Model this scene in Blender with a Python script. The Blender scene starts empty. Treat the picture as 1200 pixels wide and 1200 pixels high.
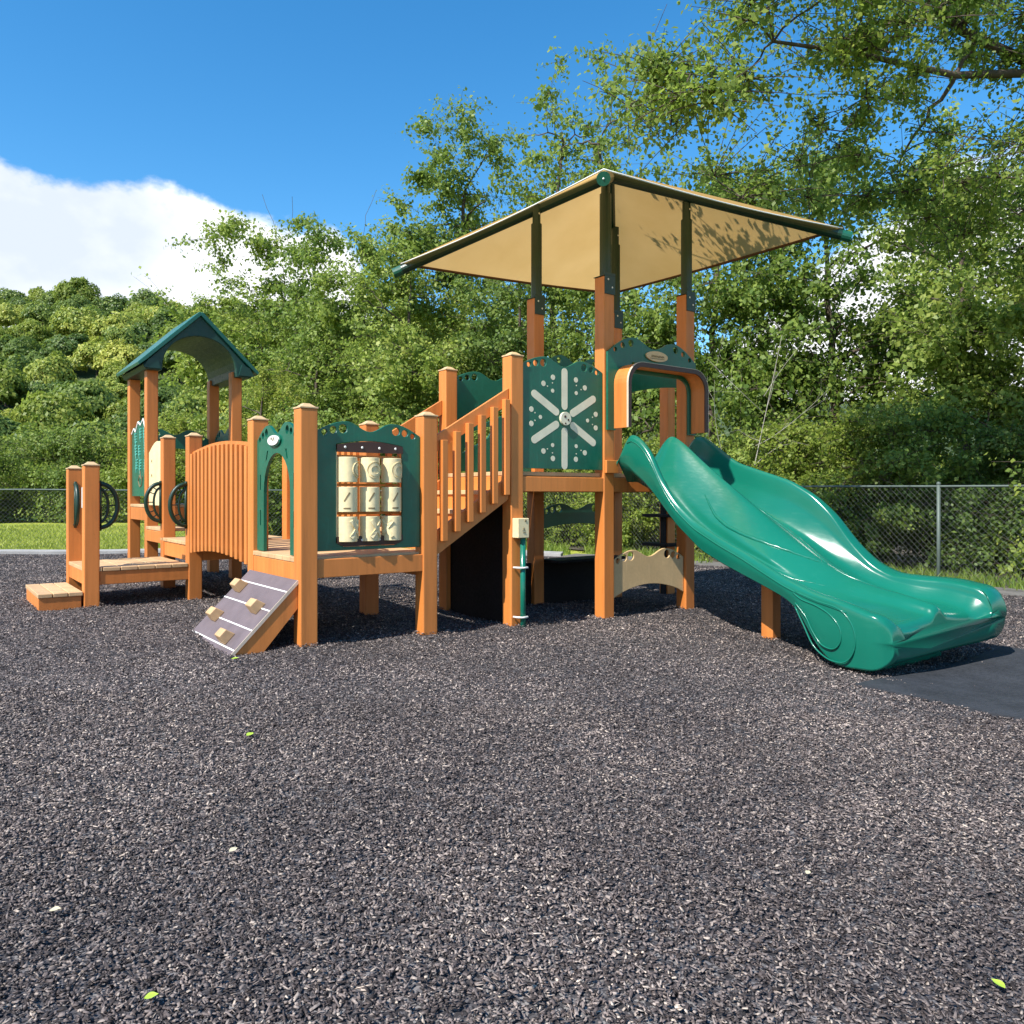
import bpy, math, random
import numpy as np
from mathutils import Vector, Matrix, geometry
PI = math.pi
R = math.radians
SC = bpy.context.scene
COL = SC.collection
rs = np.random.RandomState(11)
random.seed(5)

# ------------------------------------------------------------------ frame of the play structure
ORG = (0.8475, 7.3, 0.0)           # foot of the tower post nearest the camera
TH = math.atan2(0.6, 0.8)          # its plan is turned by this angle


def W(u, v):
    return (ORG[0] + .8 * u - .6 * v, ORG[1] + .6 * u + .8 * v)


POSTS_UV = [(-2.91, 0), (-1.918, 0), (-2.91, .987), (-1.918, .987), (-2.91, 2.85), (-2.91, 3.87), (-3.83, 2.85), (-3.83, 3.82), (-1.067, 0),
            (-1.067, 1.03), (0, 0), (1.128, 0), (0, 1.03), (.43, -1.5)]


def gz(x, y):
    """height of the mulch surface (gentle fall towards the slide)"""
    x = np.asarray(x, float); y = np.asarray(y, float)
    fade = np.where(x < 0, np.clip((14 - y) / 5, 0, 1), 1.0)
    z = -.02 - .1 * np.tanh(.3 * x) * fade
    z = z + .010 * np.sin(2.9 * x - 1.1 * y + .5) * np.sin(2.3 * y + .8 * x) + .014 * np.sin(1.7 * x + .6 * y) * np.sin(.9 * y - .4 * x) + .006 * np.sin(4.1 * x + 1.3) * np.sin(3.7 * y)
    for (u, v) in POSTS_UV:
        cx, cy = W(u + .065, v + .065)
        z = z + .028 * np.exp(-((x - cx) ** 2 + (y - cy) ** 2) / .035)
    cx, cy = W(.55, -2.95)
    z = z - .03 * np.exp(-((x - cx) ** 2 + (y - cy) ** 2) / .35)
    return z


# ------------------------------------------------------------------ materials
def new_mat(name):
    m = bpy.data.materials.new(name); m.use_nodes = True
    nt = m.node_tree; nt.nodes.clear()
    out = nt.nodes.new('ShaderNodeOutputMaterial')
    return m, nt, out


def nd(nt, typ, **kw):
    n = nt.nodes.new(typ)
    for k, v in kw.items():
        if k.startswith('i_'):
            n.inputs[int(k[2:])].default_value = v
        else:
            setattr(n, k, v)
    return n


def ramp(nt, stops, interp='LINEAR'):
    r = nt.nodes.new('ShaderNodeValToRGB'); r.color_ramp.interpolation = interp
    els = r.color_ramp.elements
    while len(els) > 1:
        els.remove(els[-1])
    els[0].position = stops[0][0]; els[0].color = (*stops[0][1], 1)
    for p, c in stops[1:]:
        e = els.new(p); e.color = (*c, 1)
    return r


def mixc(nt, fac, a, b, blend='MIX'):
    m = nt.nodes.new('ShaderNodeMix'); m.data_type = 'RGBA'; m.blend_type = blend
    for sock, val in ((m.inputs[0], fac), (m.inputs[6], a), (m.inputs[7], b)):
        if hasattr(val, 'links'):
            nt.links.new(val, sock)
        elif isinstance(val, (int, float)):
            sock.default_value = val
        else:
            sock.default_value = (*val, 1)
    return m.outputs[2]


def solid(name, col, rough=.5, var=.12, scale=6, bump=.0, bscale=80, coat=0.0, metal=0.0, stretch=None, spec=.5, scr=0):
    """plain stuff with slight mottling, wear and fine bump"""
    m, nt, out = new_mat(name)
    p = nd(nt, 'ShaderNodeBsdfPrincipled')
    tc = nd(nt, 'ShaderNodeTexCoord')
    co = tc.outputs['Object']
    if stretch:
        mp = nd(nt, 'ShaderNodeMapping'); mp.inputs['Scale'].default_value = stretch
        nt.links.new(co, mp.inputs[0]); co = mp.outputs[0]
    n1 = nd(nt, 'ShaderNodeTexNoise'); n1.inputs['Scale'].default_value = scale; n1.inputs['Detail'].default_value = 6
    nt.links.new(co, n1.inputs['Vector'])
    lo = tuple(c * (1 - var) for c in col); hi = tuple(min(1, c * (1 + var)) for c in col)
    rp = ramp(nt, [(.3, lo), (.7, hi)])
    nt.links.new(n1.outputs[0], rp.inputs[0])
    n2 = nd(nt, 'ShaderNodeTexNoise'); n2.inputs['Scale'].default_value = scale * 9; n2.inputs['Detail'].default_value = 4
    nt.links.new(co, n2.inputs['Vector'])
    rp2 = ramp(nt, [(.35, (1 - var * .8,) * 3), (.65, (1, 1, 1))])
    nt.links.new(n2.outputs[0], rp2.inputs[0])
    c = mixc(nt, 1.0, rp.outputs[0], rp2.outputs[0], 'MULTIPLY')
    if scr:
        m2 = nd(nt, 'ShaderNodeMapping'); m2.inputs['Scale'].default_value = (34, 34, 3); m2.inputs['Rotation'].default_value = (.5, .3, .2); nt.links.new(tc.outputs['Object'], m2.inputs[0])
        n5 = nd(nt, 'ShaderNodeTexNoise'); n5.inputs['Scale'].default_value = 1.4; n5.inputs['Detail'].default_value = 6; nt.links.new(m2.outputs[0], n5.inputs['Vector'])
        r5 = ramp(nt, [(.60, (0, 0, 0)), (.80, (scr, scr, scr))]); nt.links.new(n5.outputs[0], r5.inputs[0])
        c = mixc(nt, r5.outputs[0], c, tuple(min(1, x * 1.6 + .05) for x in col))
    nt.links.new(c, p.inputs['Base Color'])
    rr = ramp(nt, [(.3, (rough * .8,) * 3), (.7, (min(1, rough * 1.25),) * 3)])
    nt.links.new(n2.outputs[0], rr.inputs[0]); nt.links.new(rr.outputs[0], p.inputs['Roughness'])
    p.inputs['Metallic'].default_value = metal
    p.inputs['Coat Weight'].default_value = coat
    p.inputs['Specular IOR Level'].default_value = spec
    if bump:
        n3 = nd(nt, 'ShaderNodeTexNoise'); n3.inputs['Scale'].default_value = bscale; n3.inputs['Detail'].default_value = 5
        nt.links.new(co, n3.inputs['Vector'])
        b = nd(nt, 'ShaderNodeBump'); b.inputs['Strength'].default_value = bump; b.inputs['Distance'].default_value = .01
        nt.links.new(n3.outputs[0], b.inputs['Height']); nt.links.new(b.outputs[0], p.inputs['Normal'])
    nt.links.new(p.outputs[0], out.inputs[0])
    return m


M = {}
M['cap'] = solid('cap_tan', (.58, .40, .21), .5, .08, 8)
def timber(name, col, stretch, island=False):
    m, nt, out = new_mat(name)
    p = nd(nt, 'ShaderNodeBsdfPrincipled'); tc = nd(nt, 'ShaderNodeTexCoord'); oi = nd(nt, 'ShaderNodeObjectInfo'); geo = nd(nt, 'ShaderNodeNewGeometry')
    mp = nd(nt, 'ShaderNodeMapping'); mp.inputs['Scale'].default_value = stretch; nt.links.new(tc.outputs['Object'], mp.inputs[0])
    off = nd(nt, 'ShaderNodeVectorMath', operation='ADD'); nt.links.new(mp.outputs[0], off.inputs[0])
    src = geo.outputs['Random Per Island'] if island else oi.outputs['Random']
    k = nd(nt, 'ShaderNodeMath', operation='MULTIPLY'); k.inputs[1].default_value = 37; nt.links.new(src, k.inputs[0]); nt.links.new(k.outputs[0], off.inputs[1])
    g1 = nd(nt, 'ShaderNodeTexNoise'); g1.inputs['Scale'].default_value = 14; g1.inputs['Detail'].default_value = 7; g1.inputs['Roughness'].default_value = .65; nt.links.new(off.outputs[0], g1.inputs['Vector'])
    r1 = ramp(nt, [(.28, tuple(c * .78 for c in col)), (.5, col), (.74, tuple(min(1, c * 1.14 + .006) for c in col))]); nt.links.new(g1.outputs[0], r1.inputs[0])
    rt = ramp(nt, [(0, (.86, .84, .82)), (.5, (1, 1, 1)), (1, (1.10, 1.10, 1.12))]); nt.links.new(src, rt.inputs[0])
    c = mixc(nt, 1, r1.outputs[0], rt.outputs[0], 'MULTIPLY')
    w = nd(nt, 'ShaderNodeTexNoise'); w.inputs['Scale'].default_value = 5.5; w.inputs['Detail'].default_value = 9; w.inputs['Roughness'].default_value = .72; nt.links.new(tc.outputs['Object'], w.inputs['Vector'])
    rw = ramp(nt, [(.60, (0, 0, 0)), (.78, (.42, .42, .42))]); nt.links.new(w.outputs[0], rw.inputs[0])
    c = mixc(nt, rw.outputs[0], c, tuple(min(1, x * .62 + .03) for x in col))
    sp_ = nd(nt, 'ShaderNodeTexNoise'); sp_.inputs['Scale'].default_value = 70; sp_.inputs['Detail'].default_value = 3; nt.links.new(tc.outputs['Object'], sp_.inputs['Vector'])
    r3 = ramp(nt, [(.70, (0, 0, 0)), (.76, (.5, .5, .5))]); nt.links.new(sp_.outputs[0], r3.inputs[0])
    c = mixc(nt, r3.outputs[0], c, tuple(x * .35 for x in col))
    nt.links.new(c, p.inputs['Base Color'])
    rr = ramp(nt, [(.3, (.42, .42, .42)), (.7, (.68, .68, .68))]); nt.links.new(w.outputs[0], rr.inputs[0]); nt.links.new(rr.outputs[0], p.inputs['Roughness'])
    b = nd(nt, 'ShaderNodeBump'); b.inputs['Strength'].default_value = .28; b.inputs['Distance'].default_value = .006
    nt.links.new(g1.outputs[0], b.inputs['Height']); nt.links.new(b.outputs[0], p.inputs['Normal']); nt.links.new(p.outputs[0], out.inputs[0])
    return m


M['lumber'] = timber('orange_lumber', (.575, .190, .037), (1, 1, .07))
M['plank'] = timber('deck_plank', (.56, .36, .18), (.5, .5, .5), island=True)
M['green'] = solid('green_panel', (.004, .112, .064), .38, .16, 4, .05, 200, scr=.30)
M['green_dark'] = solid('green_coated_metal', (.003, .030, .016), .42, .12, 6, .05, 150)
M['roof_sheet'] = solid('roof_green_lit', (.007, .105, .078), .36, .12, 4, .05, 100)  # lighter copy of the roof green, paints its sunlit top
M['roof'] = solid('roof_green_shaded', (.004, .048, .036), .5, .12, 4, .05, 100)  # darker copy, shade under the gable put into the colour
def slide_mat():
    m, nt, out = new_mat('slide_green')
    tc = nd(nt, 'ShaderNodeTexCoord'); p = nd(nt, 'ShaderNodeBsdfPrincipled')
    n = nd(nt, 'ShaderNodeTexNoise'); n.inputs['Scale'].default_value = 1.6; n.inputs['Detail'].default_value = 8
    nt.links.new(tc.outputs['Object'], n.inputs['Vector'])
    rp = ramp(nt, [(.3, (.004, .122, .078)), (.7, (.007, .145, .094))]); nt.links.new(n.outputs[0], rp.inputs[0])
    mp = nd(nt, 'ShaderNodeMapping'); mp.inputs['Scale'].default_value = (60, 4, 60); nt.links.new(tc.outputs['Object'], mp.inputs[0])
    sc = nd(nt, 'ShaderNodeTexNoise'); sc.inputs['Scale'].default_value = 1.0; sc.inputs['Detail'].default_value = 5; nt.links.new(mp.outputs[0], sc.inputs['Vector'])
    rs2 = ramp(nt, [(.58, (0, 0, 0)), (.85, (.10, .10, .10))]); nt.links.new(sc.outputs[0], rs2.inputs[0])
    nt.links.new(mixc(nt, rs2.outputs[0], rp.outputs[0], (.06, .26, .19)), p.inputs['Base Color'])
    rr = ramp(nt, [(.45, (.20, .20, .20)), (.8, (.26, .26, .26))]); nt.links.new(sc.outputs[0], rr.inputs[0])
    nt.links.new(rr.outputs[0], p.inputs['Roughness'])
    g2 = nd(nt, 'ShaderNodeTexNoise'); g2.inputs['Scale'].default_value = 400; nt.links.new(tc.outputs['Object'], g2.inputs['Vector'])
    b = nd(nt, 'ShaderNodeBump'); b.inputs['Strength'].default_value = .04; b.inputs['Distance'].default_value = .004
    nt.links.new(g2.outputs[0], b.inputs['Height']); nt.links.new(b.outputs[0], p.inputs['Normal'])
    nt.links.new(p.outputs[0], out.inputs[0])
    return m


M['slide'] = slide_mat()
M['cream'] = solid('cream_plastic', (.80, .66, .37), .42, .12, 5, scr=.25)
M['tan'] = solid('tan_panel', (.62, .43, .21), .45, .10, 4, scr=.25)
M['dots'] = solid('cream_insert', (.74, .68, .50), .5, .07, 9)
M['white'] = solid('white_badge', (.78, .77, .72), .45, .08, 9)
M['brown'] = solid('dark_brown_trim', (.055, .022, .014), .5, .15, 7)
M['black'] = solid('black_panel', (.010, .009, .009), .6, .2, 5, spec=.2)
M['ramp'] = solid('ramp_grey', (.135, .105, .112), .7, .14, 7, .25, 150)
M['ink'] = solid('etched_mark', (.20, .15, .07), .6, .1, 9)
M['teal_ink'] = solid('etched_plant', (.08, .36, .28), .5, .1, 9)
M['steel'] = solid('galvanised_steel', (.10, .13, .11), .55, .12, 9, metal=.1)
M['fencewire'] = solid('fence_wire', (.115, .125, .115), .5, .12, 9, metal=.3)
M['hood_in'] = solid('hood_edge', (.60, .48, .36), .5, .1, 9)
M['concrete'] = solid('concrete', (.36, .345, .32), .85, .14, 3, .35, 60)
M['rubber'] = solid('rubber_mat', (.034, .037, .043), .75, .25, 5, .35, 90, spec=.3)
M['bark'] = solid('bark', (.085, .062, .045), .9, .35, 5, .7, 30, stretch=(1, 1, .3))
M['palebark'] = solid('pale_bark', (.36, .33, .28), .9, .25, 6, .4, 30)
M['dirt'] = solid('grey_dirt', (.15, .138, .122), .95, .3, 5, .5, 50)
M['soil'] = solid('soil', (.09, .075, .05), .95, .3, 2, .4, 30)
M['cap_green'] = solid('rail_cap_green', (.005, .085, .050), .4, .1, 6)
M['hem'] = solid('canopy_hem', (.13, .055, .025), .7, .1, 9)


def leaf_mat(name, stops, trans=.45, tcol=(.30, .42, .06), hue_scale=.35, orand=.34):
    m, nt, out = new_mat(name)
    geo = nd(nt, 'ShaderNodeNewGeometry'); oi = nd(nt, 'ShaderNodeObjectInfo')
    tc = nd(nt, 'ShaderNodeTexCoord')
    n = nd(nt, 'ShaderNodeTexNoise'); n.inputs['Scale'].default_value = hue_scale; n.inputs['Detail'].default_value = 2
    nt.links.new(tc.outputs['Object'], n.inputs['Vector'])
    a = nd(nt, 'ShaderNodeMath', operation='MULTIPLY'); a.inputs[1].default_value = .5
    nt.links.new(geo.outputs['Random Per Island'], a.inputs[0])
    b = nd(nt, 'ShaderNodeMath', operation='MULTIPLY_ADD'); b.inputs[1].default_value = .55
    nt.links.new(n.outputs[0], b.inputs[0]); nt.links.new(a.outputs[0], b.inputs[2])
    c = nd(nt, 'ShaderNodeMath', operation='MULTIPLY_ADD'); c.inputs[1].default_value = orand
    nt.links.new(oi.outputs['Random'], c.inputs[0]); nt.links.new(b.outputs[0], c.inputs[2])
    d = nd(nt, 'ShaderNodeMath', operation='SUBTRACT'); d.inputs[1].default_value = orand / 2
    nt.links.new(c.outputs[0], d.inputs[0])
    rp = ramp(nt, stops); nt.links.new(d.outputs[0], rp.inputs[0])
    p = nd(nt, 'ShaderNodeBsdfPrincipled'); p.inputs['Roughness'].default_value = .5
    p.inputs['Specular IOR Level'].default_value = .35
    nt.links.new(rp.outputs[0], p.inputs['Base Color'])
    t = nd(nt, 'ShaderNodeBsdfTranslucent')
    tcm = mixc(nt, .5, rp.outputs[0], tcol); nt.links.new(tcm, t.inputs[0])
    mx = nd(nt, 'ShaderNodeMixShader'); mx.inputs[0].default_value = trans
    nt.links.new(p.outputs[0], mx.inputs[1]); nt.links.new(t.outputs[0], mx.inputs[2])
    nt.links.new(mx.outputs[0], out.inputs[0])
    return m


G1 = [(.10, (.080, .145, .028)), (.40, (.180, .260, .048)), (.66, (.275, .350, .066)), (.95, (.42, .46, .095))]
G2 = [(.10, (.055, .105, .026)), (.5, (.130, .200, .044)), (.8, (.215, .285, .062)), (1, (.33, .38, .09))]
G3 = [(.1, (.11, .17, .024)), (.5, (.23, .29, .042)), (.9, (.38, .40, .07))]
M['leaf'] = leaf_mat('leaf_green', G1)
M['leaf_dark'] = leaf_mat('leaf_dark_green', G2)
M['leaf_yellow'] = leaf_mat('leaf_yellow_green', G3)
M['leaf_hill'] = leaf_mat('leaf_hill', [(.08, (.070, .125, .026)), (.36, (.200, .270, .046)), (.60, (.350, .390, .062)), (.92, (.48, .47, .09))], trans=.32, hue_scale=.25, orand=.85)
M['leaf_near'] = leaf_mat('leaf_near', [(.12, (.080, .145, .034)), (.42, (.18, .26, .052)), (.7, (.30, .37, .066)), (.96, (.48, .51, .085))], trans=.58)
M['grassblade'] = leaf_mat('grass_blade', [(.1, (.19, .25, .035)), (.6, (.34, .39, .06)), (.95, (.48, .48, .11))], trans=.3)


def lawn_mat():
    m, nt, out = new_mat('lawn')
    tc = nd(nt, 'ShaderNodeTexCoord')
    p = nd(nt, 'ShaderNodeBsdfPrincipled'); p.inputs['Roughness'].default_value = .9; p.inputs['Specular IOR Level'].default_value = .15
    n = nd(nt, 'ShaderNodeTexNoise'); n.inputs['Scale'].default_value = .35; n.inputs['Detail'].default_value = 8; n.inputs['Roughness'].default_value = .7
    nt.links.new(tc.outputs['Object'], n.inputs['Vector'])
    rp = ramp(nt, [(.3, (.19, .25, .035)), (.5, (.33, .38, .055)), (.7, (.46, .48, .085))]); nt.links.new(n.outputs[0], rp.inputs[0])
    n2 = nd(nt, 'ShaderNodeTexNoise'); n2.inputs['Scale'].default_value = 14; n2.inputs['Detail'].default_value = 6
    nt.links.new(tc.outputs['Object'], n2.inputs['Vector'])
    rp2 = ramp(nt, [(.3, (.55,) * 3), (.7, (1.15,) * 3)]); nt.links.new(n2.outputs[0], rp2.inputs[0])
    nt.links.new(mixc(nt, 1, rp.outputs[0], rp2.outputs[0], 'MULTIPLY'), p.inputs['Base Color'])
    b = nd(nt, 'ShaderNodeBump'); b.inputs['Strength'].default_value = .6; b.inputs['Distance'].default_value = .06
    nt.links.new(n2.outputs[0], b.inputs['Height']); nt.links.new(b.outputs[0], p.inputs['Normal'])
    nt.links.new(p.outputs[0], out.inputs[0])
    return m


def mulch_mat():
    m, nt, out = new_mat('mulch_ground')
    tc = nd(nt, 'ShaderNodeTexCoord')
    p = nd(nt, 'ShaderNodeBsdfPrincipled'); p.inputs['Roughness'].default_value = .9; p.inputs['Specular IOR Level'].default_value = .2
    v = nd(nt, 'ShaderNodeTexVoronoi'); v.inputs['Scale'].default_value = 120; v.inputs['Randomness'].default_value = 1
    nz = nd(nt, 'ShaderNodeTexNoise'); nz.inputs['Scale'].default_value = 30; nz.inputs['Detail'].default_value = 3
    nt.links.new(tc.outputs['Object'], nz.inputs['Vector'])
    mv = nd(nt, 'ShaderNodeVectorMath', operation='MULTIPLY_ADD'); mv.inputs[1].default_value = (.05, .05, .05)
    nt.links.new(nz.outputs[1], mv.inputs[0]); nt.links.new(tc.outputs['Object'], mv.inputs[2])
    nt.links.new(mv.outputs[0], v.inputs['Vector'])
    sep = nd(nt, 'ShaderNodeSeparateColor'); nt.links.new(v.outputs['Color'], sep.inputs[0])
    rp = ramp(nt, [(0, (.020, .019, .021)), (.45, (.055, .052, .056)), (.8, (.12, .113, .117)), (.97, (.25, .235, .225))])
    nt.links.new(sep.outputs[0], rp.inputs[0])
    big = nd(nt, 'ShaderNodeTexNoise'); big.inputs['Scale'].default_value = .9; big.inputs['Detail'].default_value = 4
    nt.links.new(tc.outputs['Object'], big.inputs['Vector'])
    rb = ramp(nt, [(.35, (.75, .75, .78)), (.65, (1.15, 1.13, 1.08))]); nt.links.new(big.outputs[0], rb.inputs[0])
    nt.links.new(mixc(nt, 1, rp.outputs[0], rb.outputs[0], 'MULTIPLY'), p.inputs['Base Color'])
    b = nd(nt, 'ShaderNodeBump'); b.inputs['Strength'].default_value = 1; b.inputs['Distance'].default_value = .03
    nt.links.new(sep.outputs[1], b.inputs['Height']); nt.links.new(b.outputs[0], p.inputs['Normal'])
    nt.links.new(p.outputs[0], out.inputs[0])
    return m


def chip_mat():
    m, nt, out = new_mat('mulch_chip')
    geo = nd(nt, 'ShaderNodeNewGeometry'); tc = nd(nt, 'ShaderNodeTexCoord')
    p = nd(nt, 'ShaderNodeBsdfPrincipled'); p.inputs['Roughness'].default_value = .72; p.inputs['Specular IOR Level'].default_value = .35
    rp = ramp(nt, [(0, (.020, .017, .017)), (.28, (.048, .042, .043)), (.55, (.090, .080, .081)), (.80, (.160, .144, .140)), (.95, (.245, .225, .21)), (1, (.36, .33, .29))])
    nt.links.new(geo.outputs['Random Per Island'], rp.inputs[0])
    big = nd(nt, 'ShaderNodeTexNoise'); big.inputs['Scale'].default_value = .8; big.inputs['Detail'].default_value = 5
    nt.links.new(tc.outputs['Object'], big.inputs['Vector'])
    rb = ramp(nt, [(.36, (1.00, .90, .84)), (.52, (1.40, 1.25, 1.14)), (.68, (1.95, 1.75, 1.58))]); nt.links.new(big.outputs[0], rb.inputs[0])
    n = nd(nt, 'ShaderNodeTexNoise'); n.inputs['Scale'].default_value = 160; n.inputs['Detail'].default_value = 2
    nt.links.new(tc.outputs['Object'], n.inputs['Vector'])
    rn = ramp(nt, [(.3, (.7,) * 3), (.7, (1.2,) * 3)]); nt.links.new(n.outputs[0], rn.inputs[0])
    c = mixc(nt, 1, rp.outputs[0], rb.outputs[0], 'MULTIPLY'); c = mixc(nt, 1, c, rn.outputs[0], 'MULTIPLY')
    nt.links.new(c, p.inputs['Base Color']); nt.links.new(p.outputs[0], out.inputs[0])
    return m


def fabric_mat():
    m, nt, out = new_mat('shade_fabric')
    tc = nd(nt, 'ShaderNodeTexCoord')
    n = nd(nt, 'ShaderNodeTexNoise'); n.inputs['Scale'].default_value = 2.5; n.inputs['Detail'].default_value = 6
    nt.links.new(tc.outputs['Object'], n.inputs['Vector'])
    rp = ramp(nt, [(.3, (.61, .385, .135)), (.7, (.67, .435, .165))]); nt.links.new(n.outputs[0], rp.inputs[0])
    d = nd(nt, 'ShaderNodeBsdfDiffuse'); t = nd(nt, 'ShaderNodeBsdfTranslucent')
    nt.links.new(rp.outputs[0], d.inputs[0]); nt.links.new(rp.outputs[0], t.inputs[0])
    wv = nd(nt, 'ShaderNodeTexNoise'); wv.inputs['Scale'].default_value = 14; wv.inputs['Detail'].default_value = 4
    nt.links.new(tc.outputs['Object'], wv.inputs['Vector'])
    b = nd(nt, 'ShaderNodeBump'); b.inputs['Strength'].default_value = .15; b.inputs['Distance'].default_value = .02
    nt.links.new(wv.outputs[0], b.inputs['Height']); nt.links.new(b.outputs[0], d.inputs['Normal'])
    mx = nd(nt, 'ShaderNodeMixShader'); mx.inputs[0].default_value = .56
    nt.links.new(d.outputs[0], mx.inputs[1]); nt.links.new(t.outputs[0], mx.inputs[2])
    nt.links.new(mx.outputs[0], out.inputs[0])
    return m


M['lawn'] = lawn_mat(); M['mulch'] = mulch_mat(); M['chip'] = chip_mat(); M['fabric'] = fabric_mat()


# ------------------------------------------------------------------ object helpers
def mesh_obj(name, verts, faces, mat, parent=None, smooth=False, bevel=0.0, loc=None):
    me = bpy.data.meshes.new(name)
    me.from_pydata([tuple(v) for v in verts], [], [tuple(f) for f in faces])
    me.update()
    o = bpy.data.objects.new(name, me); COL.objects.link(o)
    if mat is not None:
        me.materials.append(mat)
    if parent is not None:
        o.parent = parent
    if loc is not None:
        o.location = loc
    if smooth:
        me.polygons.foreach_set('use_smooth', [True] * len(me.polygons))
    if bevel:
        b = o.modifiers.new('bevel', 'BEVEL'); b.width = bevel; b.segments = 2; b.limit_method = 'ANGLE'; b.angle_limit = R(40)
    return o


def np_mesh(name, V, F, mat, smooth=False):
    """big mesh from numpy arrays; F is (n,k) with equal k"""
    me = bpy.data.meshes.new(name)
    n, k = F.shape
    me.vertices.add(len(V)); me.vertices.foreach_set('co', np.ascontiguousarray(V, np.float32).ravel())
    me.loops.add(n * k); me.loops.foreach_set('vertex_index', np.ascontiguousarray(F, np.int32).ravel())
    me.polygons.add(n); me.polygons.foreach_set('loop_start', np.arange(0, n * k, k, dtype=np.int32))
    me.polygons.foreach_set('loop_total', np.full(n, k, np.int32))
    if smooth:
        me.polygons.foreach_set('use_smooth', np.ones(n, bool))
    me.update(calc_edges=True)
    me.materials.append(mat)
    return me


def link(name, me, parent=None, loc=(0, 0, 0)):
    o = bpy.data.objects.new(name, me); COL.objects.link(o); o.location = loc
    if parent is not None:
        o.parent = parent
    return o


def empty(name, loc=(0, 0, 0), rz=0):
    o = bpy.data.objects.new(name, None); COL.objects.link(o); o.location = loc; o.rotation_euler = (0, 0, rz)
    o.empty_display_size = .3
    return o


def tag(o, label=None, cat=None, group=None, kind=None):
    if label: o['label'] = label
    if cat: o['category'] = cat
    if group: o['group'] = group
    if kind: o['kind'] = kind
    return o


class MB:
    def __init__(self):
        self.v = []; self.f = []

    def box(self, x0, x1, y0, y1, z0, z1):
        b = len(self.v)
        self.v += [(x0, y0, z0), (x1, y0, z0), (x1, y1, z0), (x0, y1, z0), (x0, y0, z1), (x1, y0, z1), (x1, y1, z1), (x0, y1, z1)]
        self.f += [tuple(b + i for i in q) for q in ((0, 3, 2, 1), (4, 5, 6, 7), (0, 1, 5, 4), (1, 2, 6, 5), (2, 3, 7, 6), (3, 0, 4, 7))]
        return self

    def hexa(self, p):
        """8 corners, bottom 4 then top 4, counter-clockwise"""
        b = len(self.v); self.v += [tuple(q) for q in p]
        self.f += [tuple(b + i for i in q) for q in ((0, 3, 2, 1), (4, 5, 6, 7), (0, 1, 5, 4), (1, 2, 6, 5), (2, 3, 7, 6), (3, 0, 4, 7))]
        return self

    def tube(self, pts, rad, n=8, caps=True):
        pts = [Vector(p) for p in pts]
        if not hasattr(rad, '__len__'):
            rad = [rad] * len(pts)
        b = len(self.v); prev = None
        for i, p in enumerate(pts):
            d = (pts[min(i + 1, len(pts) - 1)] - pts[max(i - 1, 0)])
            d = d.normalized() if d.length > 1e-9 else Vector((0, 0, 1))
            if prev is None:
                a = d.orthogonal().normalized()
            else:
                a = prev - d * prev.dot(d)
                a = a.normalized() if a.length > 1e-6 else d.orthogonal().normalized()
            prev = a; c = d.cross(a)
            for k in range(n):
                t = 2 * PI * k / n
                self.v.append(tuple(p + (a * math.cos(t) + c * math.sin(t)) * rad[i]))
        for i in range(len(pts) - 1):
            for k in range(n):
                k2 = (k + 1) % n
                self.f.append((b + i * n + k, b + i * n + k2, b + (i + 1) * n + k2, b + (i + 1) * n + k))
        if caps:
            self.f.append(tuple(b + k for k in reversed(range(n))))
            e = b + (len(pts) - 1) * n
            self.f.append(tuple(e + k for k in range(n)))
        return self

    def prism(self, loops, t0, t1, mp):
        """extruded flat shape: loops[0] outline, others holes, 2-D points; mp(s,z,t) -> xyz"""
        tri = geometry.tessellate_polygon([[Vector((p[0], p[1], 0)) for p in lp] for lp in loops])
        flat = [p for lp in loops for p in lp]
        b = len(self.v); n = len(flat)
        self.v += [mp(p[0], p[1], t0) for p in flat] + [mp(p[0], p[1], t1) for p in flat]
        for a, c, d in tri:
            self.f.append((b + a, b + c, b + d)); self.f.append((b + n + d, b + n + c, b + n + a))
        k = 0
        for lp in loops:
            m = len(lp)
            for i in range(m):
                j = (i + 1) % m
                self.f.append((b + k + i, b + k + j, b + n + k + j, b + n + k + i))
            k += m
        return self

    def ball(self, c, r, n=8, m=5, sc=(1, 1, 1)):
        b = len(self.v)
        for i in range(m + 1):
            ph = PI * i / m
            for k in range(n):
                t = 2 * PI * k / n
                self.v.append((c[0] + r * sc[0] * math.sin(ph) * math.cos(t), c[1] + r * sc[1] * math.sin(ph) * math.sin(t), c[2] + r * sc[2] * math.cos(ph)))
        for i in range(m):
            for k in range(n):
                k2 = (k + 1) % n
                self.f.append((b + i * n + k, b + (i + 1) * n + k, b + (i + 1) * n + k2, b + i * n + k2))
        return self

    def put(self, name, mat, parent=None, smooth=False, bevel=0.0, fix=False):
        o = mesh_obj(name, self.v, self.f, mat, parent, smooth, bevel)
        if fix:
            import bmesh
            bm = bmesh.new(); bm.from_mesh(o.data); bmesh.ops.recalc_face_normals(bm, faces=bm.faces[:]); bm.to_mesh(o.data); bm.free()
        return o


FRONT = lambda s, z, t: (s, t, z)      # panel facing the camera side (s = u, t = v)
SIDE = lambda s, z, t: (t, s, z)       # panel facing left (s = v, t = u)


def circ(cx, cz, r, n=16, ry=None):
    ry = ry or r
    return [(cx + r * math.cos(2 * PI * i / n), cz + ry * math.sin(2 * PI * i / n)) for i in range(n)]


def wave(s0, s1, ze, zh, zd, n=30):
    """top outline with two humps, from s1 back to s0"""
    out = []
    for i in range(n + 1):
        f = i / n; g = f if f <= .5 else 1 - f
        if g < .28:
            z = ze + (zh - ze) * math.sin(PI / 2 * g / .28)
        else:
            z = zd + (zh - zd) * (.5 + .5 * math.cos(PI * (g - .28) / .22))
        out.append((s0 + (s1 - s0) * f, z))
    return out[::-1]


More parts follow.
